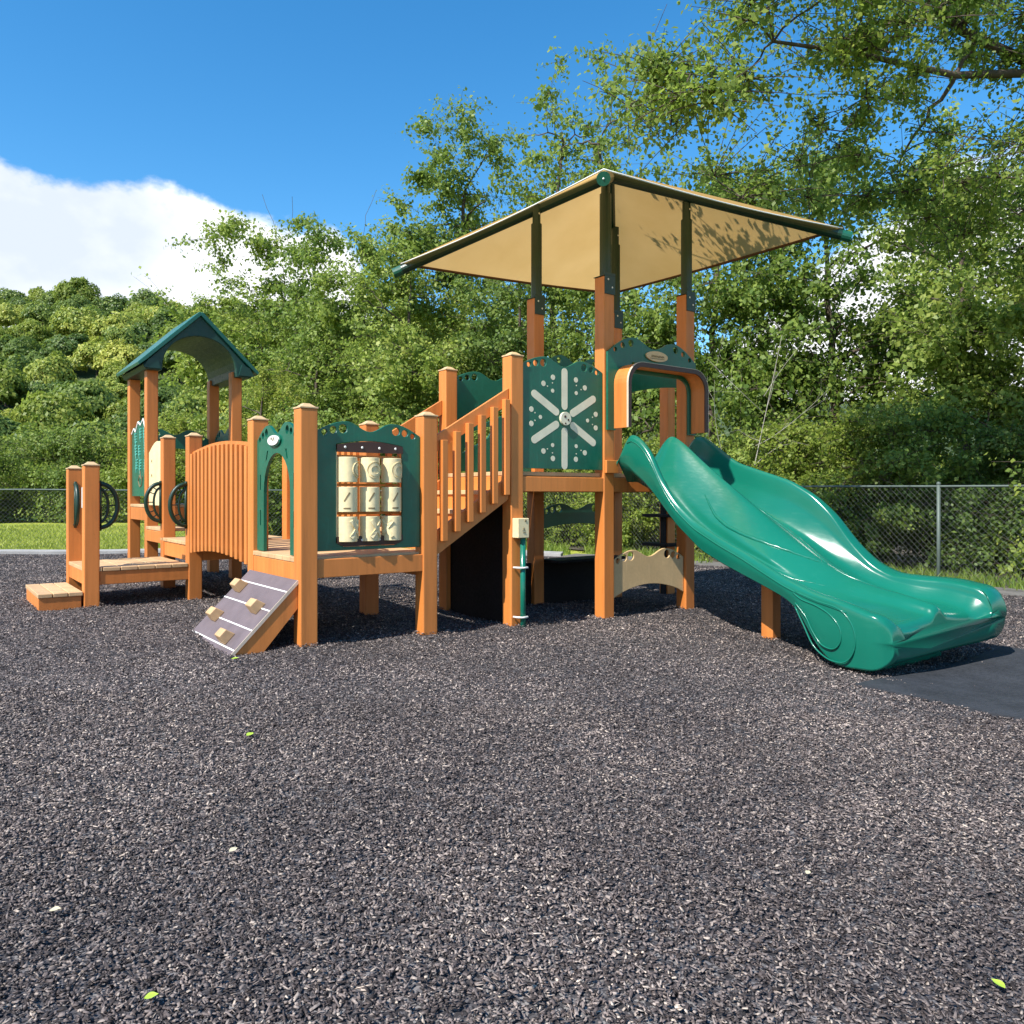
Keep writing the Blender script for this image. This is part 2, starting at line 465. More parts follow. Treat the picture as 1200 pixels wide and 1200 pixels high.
def wave_holes(s0, s1, ze, zh, k=1.0):
    L = s1 - s0; hs = []
    for f, r, dz in ((.075, .022, -.038), (.155, .027, -.048), (.245, .033, -.055)):
        z = ze + (zh - ze) * math.sin(PI / 2 * f / .28) + dz
        hs.append(circ(s0 + L * f, z, r * k)); hs.append(circ(s1 - L * f, z, r * k))
    return hs


# ================================================================== PLAY STRUCTURE
PS = empty('play_structure', ORG, TH)
tag(PS, 'orange-post playground set with green panels, wavy green slide, tan canopy and small gabled roof', 'playground set')
PW = .13


def post(u, v, top, bottom=-.35, cap=True):
    o = MB().box(u, u + PW, v, v + PW, bottom, top).put('post', M['lumber'], PS, bevel=.009)
    if cap:
        m = MB(); e = .004; i = .042
        m.hexa([(u - e, v - e, top + .001), (u + PW + e, v - e, top + .001), (u + PW + e, v + PW + e, top + .001), (u - e, v + PW + e, top + .001),
                (u - e, v - e, top + .014), (u + PW + e, v - e, top + .014), (u + PW + e, v + PW + e, top + .014), (u - e, v + PW + e, top + .014)])
        m.hexa([(u + .006, v + .006, top + .012), (u + PW - .006, v + .006, top + .012), (u + PW - .006, v + PW - .006, top + .012), (u + .006, v + PW - .006, top + .012),
                (u + i, v + i, top + .040), (u + PW - i, v + i, top + .040), (u + PW - i, v + PW - i, top + .040), (u + i, v + PW - i, top + .040)])
        m.put('post_cap', M['cap'], o, bevel=.003)
    return o


uA, uB, u1, u2, u3 = -2.91, -1.918, -1.067, 0.0, 1.128
vA, vC = 0.0, .987
vD, vG, vR, vS = 2.85, 3.87, 4.83, 5.78
vT = 1.03
for (u, v, t) in ((uA, vA, 1.71), (uB, vA, 1.712), (uA, vC, 1.70), (uB, vC, 1.715),
                  (uA, vD, 1.68), (uA, vG, 1.72), (uB, vD, 1.69), (uB, vG, 1.70),
                  (-3.83, vD, 1.368), (-3.83, 3.82, 1.362), (u1, 0, 2.272), (u1, vT, 2.28), (2.0, vT, 2.52)):
    post(u, v, t)
TOWER = [post(u, v, 3.12, cap=False) for (u, v) in ((u2, 0), (u3, 0), (u2, vT), (u3, vT))]
for (u, v) in ((-2.87, vR), (-1.87, vR), (-2.87, vS), (-1.87, vS)):
    post(u, v, 2.66, cap=False)


def deck(u0, u1_, v0, v1, z, along='u', w=.138, gap=.007, th=.036, beams=(), name='deck'):
    m = MB()
    if along == 'u':
        n = max(1, round((v1 - v0) / (w + gap))); s = (v1 - v0) / n
        for i in range(n):
            m.box(u0, u1_, v0 + i * s + gap / 2, v0 + (i + 1) * s - gap / 2, z - th, z)
    else:
        n = max(1, round((u1_ - u0) / (w + gap))); s = (u1_ - u0) / n
        for i in range(n):
            m.box(u0 + i * s + gap / 2, u0 + (i + 1) * s - gap / 2, v0, v1, z - th, z)
    d = m.put(name, M['plank'], PS, bevel=.005)
    for b in beams:
        MB().box(*b).put('beam', M['lumber'], d, bevel=.005)
    return d


g = PW
# low front-left landing, between the short posts
deck(-3.826, uA - .002, vD + .004, 3.945, .425, 'v', beams=[
    (-3.83 + g, uA, vD + .012, vD + .05, .265, .388), (-3.83 + .012, -3.83 + .05, vD + g, 3.82, .265, .388), (-3.83 + g, uA, 3.86, 3.90, .265, .388)])
# step box at the far left
st = deck(-4.20, -3.835, vD + .005, 3.85, .212, 'v', w=.12, name='step', beams=[
    (-4.19, -3.85, vD + .015, vD + .05, -.05, .175), (-4.19, -4.155, vD + .05, 3.80, -.05, .175), (-4.19, -3.85, 3.80, 3.835, -.05, .175)])
# deck between the middle posts at the left
deck(uA + .0, uB + g, vD + .13, vG + g, .635, 'u', beams=[
    (uA + .012, uA + .05, vD + g, vG, .445, .597), (uA + g, uB, vD + .012, vD + .05, .445, .597), (uA + g, uB, vG + .06, vG + .1, .445, .597)])
deck(-2.88, -1.76, vG + .14, vR + .005, .73, 'u', beams=[(-2.885, -2.85, vG + g, vR, .56, .69), (-1.80, -1.77, vG + g, vR, .56, .69)])
deck(-2.86, -1.75, vR + .0, vS + g, .985, 'u', beams=[
    (-2.87 + .012, -2.87 + .05, vR + g, vS, .79, .945), (-2.87 + g, -1.87, vR + .012, vR + .05, .79, .945), (-2.87 + g, -1.87, vS + .06, vS + .1, .79, .945),
    (-1.80, -1.765, vR + g, vS, .79, .945)])
# front deck with the tile panel
deck(uA + .004, uB + g - .004, .06, vC + g - .01, .655, 'u', beams=[
    (uA + g, uB, .012, .05, .507, .640), (uA + .008, uA + .045, g, vC, .455, .617), (uA + g, uB, vC + .06, vC + .10, .507, .617), (uB + .07, uB + .11, g, vC, .455, .617)])
# tower deck
deck(u1 + .02, u3 + g, .055, vT + g - .01, 1.302, 'u', beams=[
    (u1 + g, u2, .008, .047, 1.128, 1.258), (u2 + g, u3, .012, .047, 1.128, 1.262), (u1 + .01, u1 + .05, g, vT, 1.09, 1.262),
    (u1 + g, u2, vT + .07, vT + .11, 1.128, 1.262), (u2 + g, u3, vT + .07, vT + .11, 1.128, 1.262), (u3 + .08, u3 + .115, g, vT, 1.128, 1.262)])
# small ledger block beside the slide entry
MB().box(u2 + .0, u2 + .15, -.035, -.002, 1.30, 1.42).put('ledger_block', M['lumber'], PS, bevel=.005)

# arched bridge deck and its slatted sides
bd = MB(); nb = 12
for i in range(nb):
    a0 = vC + g + (vD - vC - g) * i / nb + .004; a1 = vC + g + (vD - vC - g) * (i + 1) / nb - .004
    h0 = .62 + .05 * math.sin(PI * i / nb); h1 = .62 + .05 * math.sin(PI * (i + 1) / nb)
    bd.hexa([(uA + .03, a0, h0 - .035), (uB + .1, a0, h0 - .035), (uB + .1, a1, h1 - .035), (uA + .03, a1, h1 - .035),
             (uA + .03, a0, h0), (uB + .1, a0, h0), (uB + .1, a1, h1), (uA + .03, a1, h1)])
bd.put('bridge_deck', M['plank'], PS, bevel=.003)


def bridge_side(u):
    L0, L1 = vC + g, vD
    top = lambda v: 1.525 + .055 * math.sin(PI * (v - L0) / (L1 - L0))
    bot = lambda v: .525 + .06 * math.sin(PI * (v - L0) / (L1 - L0))
    n = 22
    up = [(L0 + (L1 - L0) * i / n, top(L0 + (L1 - L0) * i / n)) for i in range(n + 1)]
    dn = [(p[0], p[1] - .075) for p in up][::-1]
    a = MB().prism([up + dn], u, u + .04, SIDE).put('bridge_rail', M['lumber'], PS, bevel=.004, fix=True)
    lo = [(L0 + (L1 - L0) * i / n, bot(L0 + (L1 - L0) * i / n) + .10) for i in range(n + 1)]
    MB().prism([lo + [(p[0], p[1] - .08) for p in lo][::-1]], u + .012, u + .036, SIDE).put('lower_rail', M['lumber'], a, fix=True)
    k = 14
    for i in range(k):
        c = L0 + .06 + (L1 - L0 - .12) * i / (k - 1)
        MB().box(u - .034, u - .001, c - .030, c + .030, bot(c), top(c) - .028).put('slat', M['lumber'], a, bevel=.004)
    return a


bridge_side(uA + .036)
bridge_side(uB + .075)


# ---- panels
def chamfer(o, w=.0028):
    b = o.modifiers.new('edge', 'BEVEL'); b.width = w; b.segments = 1; b.limit_method = 'ANGLE'; b.angle_limit = R(50); b.use_clamp_overlap = False


def wave_panel(name, mat, mp, s0, s1, z0, ze, zh, zd, t0, t1, holes=(), top_holes=True, hole_k=1.0, bottom=None):
    out = wave(s0, s1, ze, zh, zd)
    lower = bottom if bottom else [(s0, z0), (s1, z0)]
    loops = [lower + out] + (wave_holes(s0, s1, ze, zh, hole_k) if top_holes else []) + list(holes)
    o = MB().prism(loops, t0, t1, mp).put(name, mat, PS, fix=True)
    chamfer(o)
    return o


def arch_bottom(s0, s1, z0, rise, n=14):
    return [(s0 + (s1 - s0) * i / n, z0 + rise * math.sin(PI * i / n) ** .8) for i in range(n + 1)]


# tile panel (front, left bay)
s0, s1 = uA + g + .004, uB - .004
wu0, wu1 = s0 + .155, s1 - .155
wz0, wz1 = .765, 1.47
wc = (wu0 + wu1) / 2
win = [(wu0, wz0 - .015), (wu0 + .06, wz0 - .045), (wu1 - .06, wz0 - .045), (wu1, wz0 - .015)] + \
      [(wu1 + (wu0 - wu1) * i / 10, wz1 + .03 * math.sin(PI * i / 10)) for i in range(11)]
tp = wave_panel('tile_panel', M['green'], FRONT, s0, s1, .695, 1.555, 1.64, 1.57, .045, .068, holes=[win])
tag(tp, 'dark green panel holding nine cream turning tiles')
bar = [(wu0 + .002, wz1 - .055), (wu1 - .002, wz1 - .055)] + [(wu1 - .002 + (wu0 - wu1 + .004) * i / 10, wz1 - .002 + .028 * math.sin(PI * i / 10)) for i in range(11)]
MB().prism([bar], .034, .066, FRONT).put('tile_frame', M['brown'], tp, fix=True)
MB().prism([[(wu0 + .002, wz0 + .03), (wu0 + .002, wz0 - .013), (wu0 + .06, wz0 - .042), (wu1 - .06, wz0 - .042), (wu1 - .002, wz0 - .013), (wu1 - .002, wz0 + .03)]], .034, .066, FRONT).put('tile_frame', M['brown'], tp, fix=True)
bl = MB()
for k in (.12, .37, .63, .88):
    for zz in (wz1 - .02, wz0 + .002):
        bl.ball((wu0 + (wu1 - wu0) * k, .033, zz), .010, sc=(1, .5, 1))
bl.put('bolt', M['white'], tp, smooth=True)
for zz in (wz1 - .075, wz1 - .285, wz1 - .495):
    MB().box(wu0 + .002, wu1 - .002, .085, .10, zz - .02, zz + .0).put('tile_axle', M['lumber'], tp)
MB().tube([(wu0 + .003, .055, wz0 + .02), (wu0 + .003, .055, wz1 - .04)], .006, 6).put('tile_axle', M['cream'], tp)


def glyph_ring(c, Rr, r0, r1, a0):
    m = MB(); n = 22; b = 0
    for rad in (Rr - .004, Rr + .007):
        for rr in (r0, r1):
            for i in range(n):
                t = 2 * PI * i / n; a = a0 + rr * math.cos(t) / Rr
                m.v.append((c[0] + rad * math.sin(a), c[1] - rad * math.cos(a), c[2] + rr * math.sin(t)))
    for i in range(n):
        j = (i + 1) % n
        m.f += [(2 * n + i, 2 * n + j, 3 * n + j, 3 * n + i), (i, j, 2 * n + j, 2 * n + i), (n + i, n + j, 3 * n + j, 3 * n + i)]
    return m


def glyph_strokes(c, Rr, strokes, w, a0, out=.007):
    m = MB()
    for (x0, z0, x1, z1) in strokes:
        d = Vector((x1 - x0, z1 - z0)); L = d.length; d /= L; nrm = Vector((-d.y, d.x)) * w / 2
        q = [(x0 + nrm.x, z0 + nrm.y), (x0 - nrm.x, z0 - nrm.y), (x1 - nrm.x, z1 - nrm.y), (x1 + nrm.x, z1 + nrm.y)]
        seg = 4
        pts = []
        for rad in (Rr - .004, Rr + out):
            for i in range(seg + 1):
                f = i / seg
                for (pa, pb) in ((q[0], q[3]), (q[1], q[2])):
                    x = pa[0] + (pb[0] - pa[0]) * f; z = pa[1] + (pb[1] - pa[1]) * f
                    a = a0 + x / Rr
                    pts.append((c[0] + rad * math.sin(a), c[1] - rad * math.cos(a), c[2] + z))
        b = len(m.v); m.v += pts; k = 2 * (seg + 1)
        for i in range(seg):
            m.f.append((b + k + 2 * i, b + k + 2 * i + 1, b + k + 2 * i + 3, b + k + 2 * i + 2))
            m.f.append((b + 2 * i, b + k + 2 * i, b + k + 2 * i + 2, b + 2 * i + 2))
            m.f.append((b + 2 * i + 1, b + 2 * i + 3, b + k + 2 * i + 3, b + k + 2 * i + 1))
        m.f += [(b, b + 1, b + k + 1, b + k), (b + 2 * seg, b + k + 2 * seg, b + k + 2 * seg + 1, b + 2 * seg + 1)]
    return m


def cyl(m, c, r, z0, z1, n=52, ch=.003):
    prof = [(0, z0), (r - ch, z0), (r, z0 + ch), (r, z1 - ch), (r - ch, z1), (0, z1)]
    b = len(m.v)
    for (rr, zz) in prof:
        for k in range(n):
            m.v.append((c[0] + rr * math.cos(2 * PI * k / n), c[1] + rr * math.sin(2 * PI * k / n), zz))
    for i in range(len(prof) - 1):
        for k in range(n):
            k2 = (k + 1) % n
            m.f.append((b + i * n + k, b + i * n + k2, b + (i + 1) * n + k2, b + (i + 1) * n + k))


TR = .075
for row in range(3):
    for c_ in range(3):
        cx = wu0 + (wu1 - wu0) * (.165 + .335 * c_); cz = wz1 - .185 - .218 * row
        ctr = (cx, .055, cz)
        m = MB(); cyl(m, ctr, TR, cz - .092, cz + .092)
        if row == 0:
            gm = glyph_ring(ctr, TR, .030, .048, (.95, .10, .35)[c_])
            b = len(m.v); m.v += gm.v; m.f += [tuple(b + i for i in f) for f in gm.f]
            gm = glyph_ring(ctr, TR, .058, .063, (.95, .10, .35)[c_])
            b = len(m.v); m.v += gm.v; m.f += [tuple(b + i for i in f) for f in gm.f]
        if row == 2:
            a0 = (.55, .30, -1.0)[c_]
            gm = glyph_strokes(ctr, TR, [(-.045, .062, .045, -.062), (-.045, -.062, .045, .062)], .026, a0, out=.010)
            b = len(m.v); m.v += gm.v; m.f += [tuple(b + i for i in f) for f in gm.f]
        t = m.put('turning_tile', M['cream'], tp, fix=True)
        if row == 1:
            a0 = (-.45, -.25, -.05)[c_]
            for sk in ((-.02, -.015, .02, .05), (-.025, -.065, .025, -.065)):
                glyph_strokes(ctr, TR, [sk], .011, a0, out=.0015).put('etched_mark', M['ink'], t, fix=True)

# arched entry panel above the climbing ramp (faces left)
a0, a1 = vA + g + .004, vC - .004
ac = (a0 + a1) / 2; aw = .275
opening = [(ac - aw, .66), (ac - aw, 1.12)] + [(ac - aw * math.cos(PI * i / 14), 1.12 + .30 * math.sin(PI * i / 14)) for i in range(1, 14)] + [(ac + aw, 1.12), (ac + aw, .66)]
outl = [(a0, .66)] + opening + [(a1, .66)] + wave(a0, a1, 1.53, 1.64, 1.565)
slots = []
for zz in (.86, 1.14):
    for sgn in (-1, 1):
        x = ac + sgn * (aw + .075)
        slots.append([(x - .011, zz), (x + .011, zz), (x + .011, zz + .12), (x - .011, zz + .12)])
for sgn in (-1, 1):
    x = ac + sgn * .22
    slots.append([(x - .012, 1.375), (x + .012, 1.365), (x + .012 - sgn * .03, 1.44), (x - .012 - sgn * .03, 1.445)])
ep = MB().prism([outl] + wave_holes(a0, a1, 1.53, 1.64) + slots, uA + .035, uA + .06, SIDE).put('entry_panel', M['green'], PS, fix=True)
tag(ep, 'bright green arched doorway panel above the climbing ramp')
MB().prism([circ(ac + .02, 1.515, .112, 22, .038)], uA + .012, uA + .034, SIDE).put('badge', M['white'], ep, fix=True)
MB().prism([circ(ac + .02, 1.515, .130, 22, .050)], uA + .022, uA + .0345, SIDE).put('badge', M['green'], ep, fix=True)
lg = MB()
for (y0, z0, y1, z1) in ((-.045, -.012, -.03, .018), (-.03, .018, -.012, -.01), (-.005, -.012, .01, .018), (.01, .018, .028, .0), (.028, 0, .045, .014)):
    lg.tube([(uA + .011, ac + .02 + y0, 1.52 + z0), (uA + .011, ac + .02 + y1, 1.52 + z1)], .003, 5)
lg.put('badge_mark', M['ink'], ep)

# spoke panel (tower, front)
s0, s1 = u1 + g + .004, u2 - .004
sc_, zc_ = (s0 + s1) / 2 + .005, 1.775
sp = wave_panel('spoke_panel', M['green'], FRONT, s0, s1, 1.328, 2.225, 2.305, 2.235, .018, .040)
tag(sp, 'dark green panel with six cream spokes around a round hub')
ins = []
for k in range(6):
    a = PI / 2 + k * PI / 3
    ro = .415 if k % 3 == 0 else .395
    d = Vector((math.cos(a), math.sin(a))); p0 = d * .112; p1 = d * ro; nn = Vector((-d.y, d.x))
    pts = []
    for i in range(9):
        t = -PI / 2 + PI * i / 8
        q = p1 + (nn * math.sin(t) + d * math.cos(t)) * .034; pts.append((sc_ + q.x, zc_ + q.y))
    for i in range(9):
        t = PI / 2 + PI * i / 8
        q = p0 + (nn * math.sin(t) + d * math.cos(t)) * .034; pts.append((sc_ + q.x, zc_ + q.y))
    MB().prism([pts], .0165, .030, FRONT).put('spoke', M['dots'], sp, fix=True)
    b_ = a + PI / 6
    for (rr, off, rad) in ((.375, .062, .024), (.375, -.062, .024), (.275, 0, .018), (.335, .033, .006), (.335, -.033, .006)):
        dd = Vector((math.cos(b_), math.sin(b_))); n2 = Vector((-dd.y, dd.x)); q = dd * rr + n2 * off
        if abs(q.x) < .42:
            ins.append(circ(sc_ + q.x, zc_ + q.y, rad, 14))
for lp in ins:
    MB().prism([lp], .0165, .030, FRONT).put('dot', M['dots'], sp, fix=True)
hb = MB().prism([circ(sc_, zc_, .060, 26)], -.004, .03, FRONT).put('hub', M['dots'], sp, fix=True, bevel=.004)
m = MB()
for (x, z, r) in ((-.012, .02, .012), (.03, -.012, .010), (-.008, -.05, .008)):
    m.prism([circ(sc_ + x * .85, zc_ + z * .85, r, 10)], -.0065, .0, FRONT)
m.put('hub_hole', M['brown'], sp, fix=True)

# slide header with its hood
s0, s1 = u2 + g + .004, u3 - .004
s0h, s1h = u2 + .02, u3 + .11
op = [(s0h + .10, 1.70)] + [(s0h + .10, 2.10)] + [(s0h + .10 + .15 * (1 - math.cos(PI / 2 * i / 6)), 2.10 + .15 * math.sin(PI / 2 * i / 6)) for i in range(1, 7)] + \
     [(s1h - .10 - .15 * (1 - math.cos(PI / 2 * i / 6)), 2.10 + .15 * math.sin(PI / 2 * i / 6)) for i in range(6, 0, -1)] + [(s1h - .10, 2.10), (s1h - .10, 1.70)]
outl = [(s0h, 1.70)] + op + [(s1h, 1.70)] + wave(s0h, s1h, 2.42, 2.585, 2.50)
cut = []
for (x0, x1) in ((.30, .56), (.62, .88), (.95, 1.06)):
    cut.append([(s0h + x0, 2.325), (s0h + x1, 2.325), (s0h + x1 - .02, 2.355), (s0h + x0 + .02, 2.355)])
hp = MB().prism([outl] + wave_holes(s0h, s1h, 2.42, 2.585, 1.05) + cut, -.030, -.004, FRONT).put('slide_header', M['green'], PS, fix=True)
tag(hp, 'dark green header panel with a tan oval badge above the slide')
MB().prism([circ((s0h + s1h) / 2 + .03, 2.435, .15, 26, .05)], -.046, -.031, FRONT).put('badge', M['tan'], hp, fix=True)
lg = MB()
bx = (s0h + s1h) / 2 + .03
for i in range(9):
    x = bx - .085 + .02 * i
    lg.tube([(x, -.047, 2.425), (x + .012, -.047, 2.445), (x + .018, -.047, 2.427)], .003, 5)
lg.tube([(bx - .1, -.047, 2.412), (bx + .1, -.047, 2.414)], .0025, 5)
lg.put('badge_mark', M['ink'], hp)


def hood_path(ins):
    a, b = s0h + .075 + ins, s1h - .045 - ins; zt = 2.315 - ins; r = .19 - ins * .8
    p = [(a, 1.715)] + [(a + r * (1 - math.cos(PI / 2 * i / 8)), zt - r + r * math.sin(PI / 2 * i / 8)) for i in range(9)]
    p += [(b - r * (1 - math.cos(PI / 2 * i / 8)), zt - r + r * math.sin(PI / 2 * i / 8)) for i in range(8, -1, -1)] + [(b, 1.715)]
    return p


hd = MB().prism([hood_path(0) + hood_path(.03)[::-1]], -.205, -.032, FRONT).put('slide_hood', M['lumber'], PS, fix=True)
tag(hd, 'orange arched hood over the slide entry')
MB().prism([hood_path(-.004) + hood_path(.036)[::-1]], -.222, -.206, FRONT).put('hood_rim', M['brown'], hd, fix=True)
MB().prism([hood_path(-.008) + hood_path(-.0045)[::-1]], -.225, -.203, FRONT).put('hood_edging', M['hood_in'], hd, fix=True)

# tan panel under the slide, dark panels under and behind the tower
t0_, t1_ = u2 + g + .004, u3 - .004
tn = wave_panel('crawl_panel', M['tan'], FRONT, t0_, t1_, .13, .478, .575, .505, .03, .052, bottom=arch_bottom(t0_, t1_, .125, .115), hole_k=1.25)
tag(tn, 'tan arched panel low between the posts beneath the slide')
wave_panel('back_arch_panel', M['green'], FRONT, t0_, t1_, .74, .93, 1.01, .945, vT + .05, vT + .072, bottom=arch_bottom(t0_, t1_, .74, .055), hole_k=1.2)
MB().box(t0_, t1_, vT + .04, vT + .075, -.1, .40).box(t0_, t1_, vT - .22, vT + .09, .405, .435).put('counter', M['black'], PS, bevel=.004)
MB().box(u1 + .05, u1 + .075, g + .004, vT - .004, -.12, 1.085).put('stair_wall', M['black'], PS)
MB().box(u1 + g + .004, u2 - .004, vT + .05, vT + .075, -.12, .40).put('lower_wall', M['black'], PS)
lf = [(-.50 + .11 * math.sin(PI * i / 8), 1.93 + .10 * (i / 8)) for i in range(9)]
wave_panel('back_panel', M['green'], FRONT, u1 + g + .004, u2 - .004, 1.33, 2.225, 2.305, 2.235, vT + .05, vT + .072, holes=[
    [(-.60, 1.80), (-.30, 1.92), (-.22, 2.03), (-.45, 1.98)], [(-.85, 1.50), (-.55, 1.66), (-.45, 1.80), (-.72, 1.72)]])
wave_panel('side_panel', M['green'], SIDE, g + .004, vT - .004, 2.20, 2.42, 2.585, 2.50, u3 + .05, u3 + .072, bottom=arch_bottom(g + .004, vT - .004, 2.19, .04))
wave_panel('back_panel', M['green'], FRONT, t0_, t1_, 2.15, 2.42, 2.585, 2.50, vT + .05, vT + .072, bottom=arch_bottom(t0_, t1_, 2.14, .07))
# little gabled tower: green etched panel, cream climbing panel, dark headers
zig = [(vS - .004, 1.90), (vS - .12, 1.96), (vS - .22, 1.91), (vS - .36, 2.03), (vS - .5, 1.98), (vS - .64, 2.05), (vS - .75, 1.93), (vR + g + .004, 1.97)]
gp = MB().prism([[(vR + g + .004, 1.085), (vS - .004, 1.085)] + zig], -2.87 + .03, -2.87 + .055, SIDE).put('mountain_panel', M['green'], PS, fix=True)
tag(gp, 'bright green panel with jagged top and etched plants')
rr_ = random.Random(3)
for i in range(9):
    y = vR + g + .13 + .24 * (i % 3) + rr_.uniform(-.04, .04); z = 1.36 + .19 * (i // 3) + rr_.uniform(-.03, .03)
    X = -2.87 + .028; m = MB(); tilt = rr_.uniform(-.05, .05)
    m.tube([(X, y, z), (X, y + tilt, z + .16)], .006, 5)
    for k in range(4):
        f = .2 + .22 * k; yy, zz = y + tilt * f, z + .16 * f
        for sg in (-1, 1):
            m.tube([(X, yy, zz), (X, yy + sg * .035, zz + .03), (X, yy + sg * .06, zz + .018)], .0055, 5)
    m.put('etched_plant', M['teal_ink'], gp)
m = MB(); X = -2.87 + .028
m.tube([(X, vR + .34, 1.33), (X, vR + .40, 1.22), (X, vR + .50, 1.20), (X, vR + .58, 1.27), (X, vR + .52, 1.34), (X, vR + .44, 1.30), (X, vR + .48, 1.40)], .007, 5)
m.put('etched_animal', M['ink'], gp)
m = MB()
for i in range(len(zig) - 1):
    m.tube([(-2.87 + .028, zig[i][0], zig[i][1] - .018), (-2.87 + .028, zig[i + 1][0], zig[i + 1][1] - .018)], .010, 5)
m.put('snow_line', M['white'], gp)
cl = [(vG + g + .004, .98), (vR - .004, .98), (vR - .004, 1.60)] + [(vR - .004 - (vR - vG - g - .008) * (i / 10), 1.60 + .12 * math.sin(PI * i / 10)) for i in range(1, 10)] + [(vG + g + .004, 1.60)]
MB().prism([cl] + [circ(vR - .14 - .2 * k, z, .028, 12) for k in (0,) for z in (1.15, 1.32, 1.49)], -2.87 + .025, -2.87 + .05, SIDE).put('climbing_panel', M['cream'], PS, fix=True)
for (mp, q0, q1, t) in ((FRONT, -2.87 + g + .004, -1.874, vS + .05), (SIDE, vR + g + .004, vS - .004, -1.80)):
    wave_panel('back_header', M['green'], mp, q0, q1, 1.68, 1.86, 1.97, 1.90, t, t + .022, bottom=arch_bottom(q0, q1, 1.62, .10))

# ---- gabled plastic roof
uc = -2.28; prof = [(-.62, 2.585), (-.655, 2.64), (-.60, 2.70), (-.04, 3.262), (0, 3.285), (.04, 3.262), (.60, 2.70), (.655, 2.64), (.62, 2.585), (.44, 2.585)]
prof += [(.44 * math.cos(PI * i / 18), 2.585 + .455 * math.sin(PI * i / 18) ** .85) for i in range(1, 18)] + [(-.44, 2.585)]
rf = MB().prism([[(uc + p[0], p[1]) for p in prof]], vR - .10, vS + .16, FRONT).put('roof', M['roof'], PS, fix=True, bevel=.008)
tag(rf, 'dark green moulded gable roof with an arched underside')
for sgn in (-1, 1):
    q = [(sgn * .70, 2.625), (sgn * .715, 2.66), (sgn * .02, 3.335), (sgn * .0, 3.33), (sgn * .0, 3.288), (sgn * .62, 2.69)]
    MB().prism([[(uc + p[0], p[1]) for p in q]], vR - .14, vS + .19, FRONT).put('roof_sheet', M['roof_sheet'], rf, fix=True, bevel=.006)
    MB().prism([[(uc + sgn * .65, 2.60), (uc + sgn * .46, 2.60), (uc + sgn * .50, 2.74), (uc + sgn * .60, 2.70)]], vR - .128, vR - .102, FRONT).put('roof_bracket', M['roof'], rf, fix=True)


# ---- half-round hand holds
def handhold(u, v, axis, sgn, z=1.0, r=.205):
    m = MB(); n = 16; bul = .155
    def P(s, zz):
        return (u + sgn * s, v, zz) if axis == 'u' else (u, v + sgn * s, zz)
    arc = [P(.005 + bul * math.sin(PI * i / n) ** .9, z + r * math.cos(PI * i / n)) for i in range(n + 1)]
    m.tube(arc, .021, 8)
    m.tube([P(.012, z + r + .03), P(.012, z - r - .03)], .014, 8)
    inner = [P(.005 + .075 * math.sin(PI * i / n), z + r * .78 * math.cos(PI * i / n)) for i in range(n + 1)]
    m.tube(inner, .013, 6)
    for i in (3, 5, 8, 11, 13):
        m.tube([inner[i], arc[i]], .006, 5)
    return m.put('handhold', M['green_dark'], PS, smooth=True)


handhold(-3.83 + g, vD + .06, 'u', 1)
handhold(uA, vD + .06, 'u', -1)
handhold(uA, vG + .07, 'u', -1, z=1.02)
handhold(-3.83 + .065, 3.82, 'v', -1)
handhold(-3.83 + .065, vD + g, 'v', 1)
MB().box(-3.834, -3.829, vD + .075, vD + .115, .98, 1.17).put('maker_plate', M['white'], PS)

# ---- climbing ramp
rv0, rv1 = vA + .04, vC + .06
r_top = Vector((uA - .004, .50)); r_bot = Vector((-3.40, .01)); rd = (r_bot - r_top); rL = rd.length; rd /= rL; rn = Vector((rd.y, -rd.x))
if rn.y < 0: rn = -rn


def rp3(s, off, v):
    p = r_top + rd * s + rn * off
    return (p.x, v, p.y)


def slab(m, sa, sb, oa, ob, va, vb):
    m.hexa([rp3(sb, oa, va), rp3(sa, oa, va), rp3(sa, oa, vb), rp3(sb, oa, vb), rp3(sb, ob, va), rp3(sa, ob, va), rp3(sa, ob, vb), rp3(sb, ob, vb)])


ms = MB(); slab(ms, 0, rL, -.022, 0, rv0, rv1)
rmp = ms.put('climbing_ramp', M['ramp'], PS, fix=True, bevel=.003)
tag(rmp, 'grey ramp with tan footholds leaning on the deck')
ml = MB()
for k in range(4):
    s_ = rL * (.16 + .25 * k); slab(ml, s_ - .005, s_ + .005, .0005, .0025, rv0 + .003, rv1 - .003)
ml.put('ramp_line', M['white'], rmp, fix=True)
for v0_, v1_ in ((rv0 + .002, rv0 + .04), (rv1 - .04, rv1 - .002)):
    mp_ = MB().prism([[(r_top.x, .477), (r_bot.x, -.012), (r_bot.x + .0, -.12), (r_bot.x + .12, -.12), (r_top.x, .30)]], v0_, v1_, FRONT)
    mp_.put('ramp_side', M['lumber'], rmp, fix=True)
slab_e = MB(); slab(slab_e, 0, rL, -.02, .002, rv0 - .006, rv0 - .0005); slab_e.put('ramp_edge', M['hood_in'], rmp, fix=True)
for (s_, v_) in ((.12, rv1 - .17), (.24, rv0 + .22), (.40, rv1 - .22), (.52, rv0 + .27)):
    m = MB(); m.hexa([rp3(s_ + .10, 0, v_ - .06), rp3(s_, 0, v_ - .06), rp3(s_, 0, v_ + .06), rp3(s_ + .10, 0, v_ + .06),
                      rp3(s_ + .085, .075, v_ - .06), rp3(s_ + .02, .075, v_ - .06), rp3(s_ + .02, .075, v_ + .06), rp3(s_ + .085, .075, v_ + .06)])
    m.put('foothold', M['plank'], rmp, fix=True, bevel=.006)

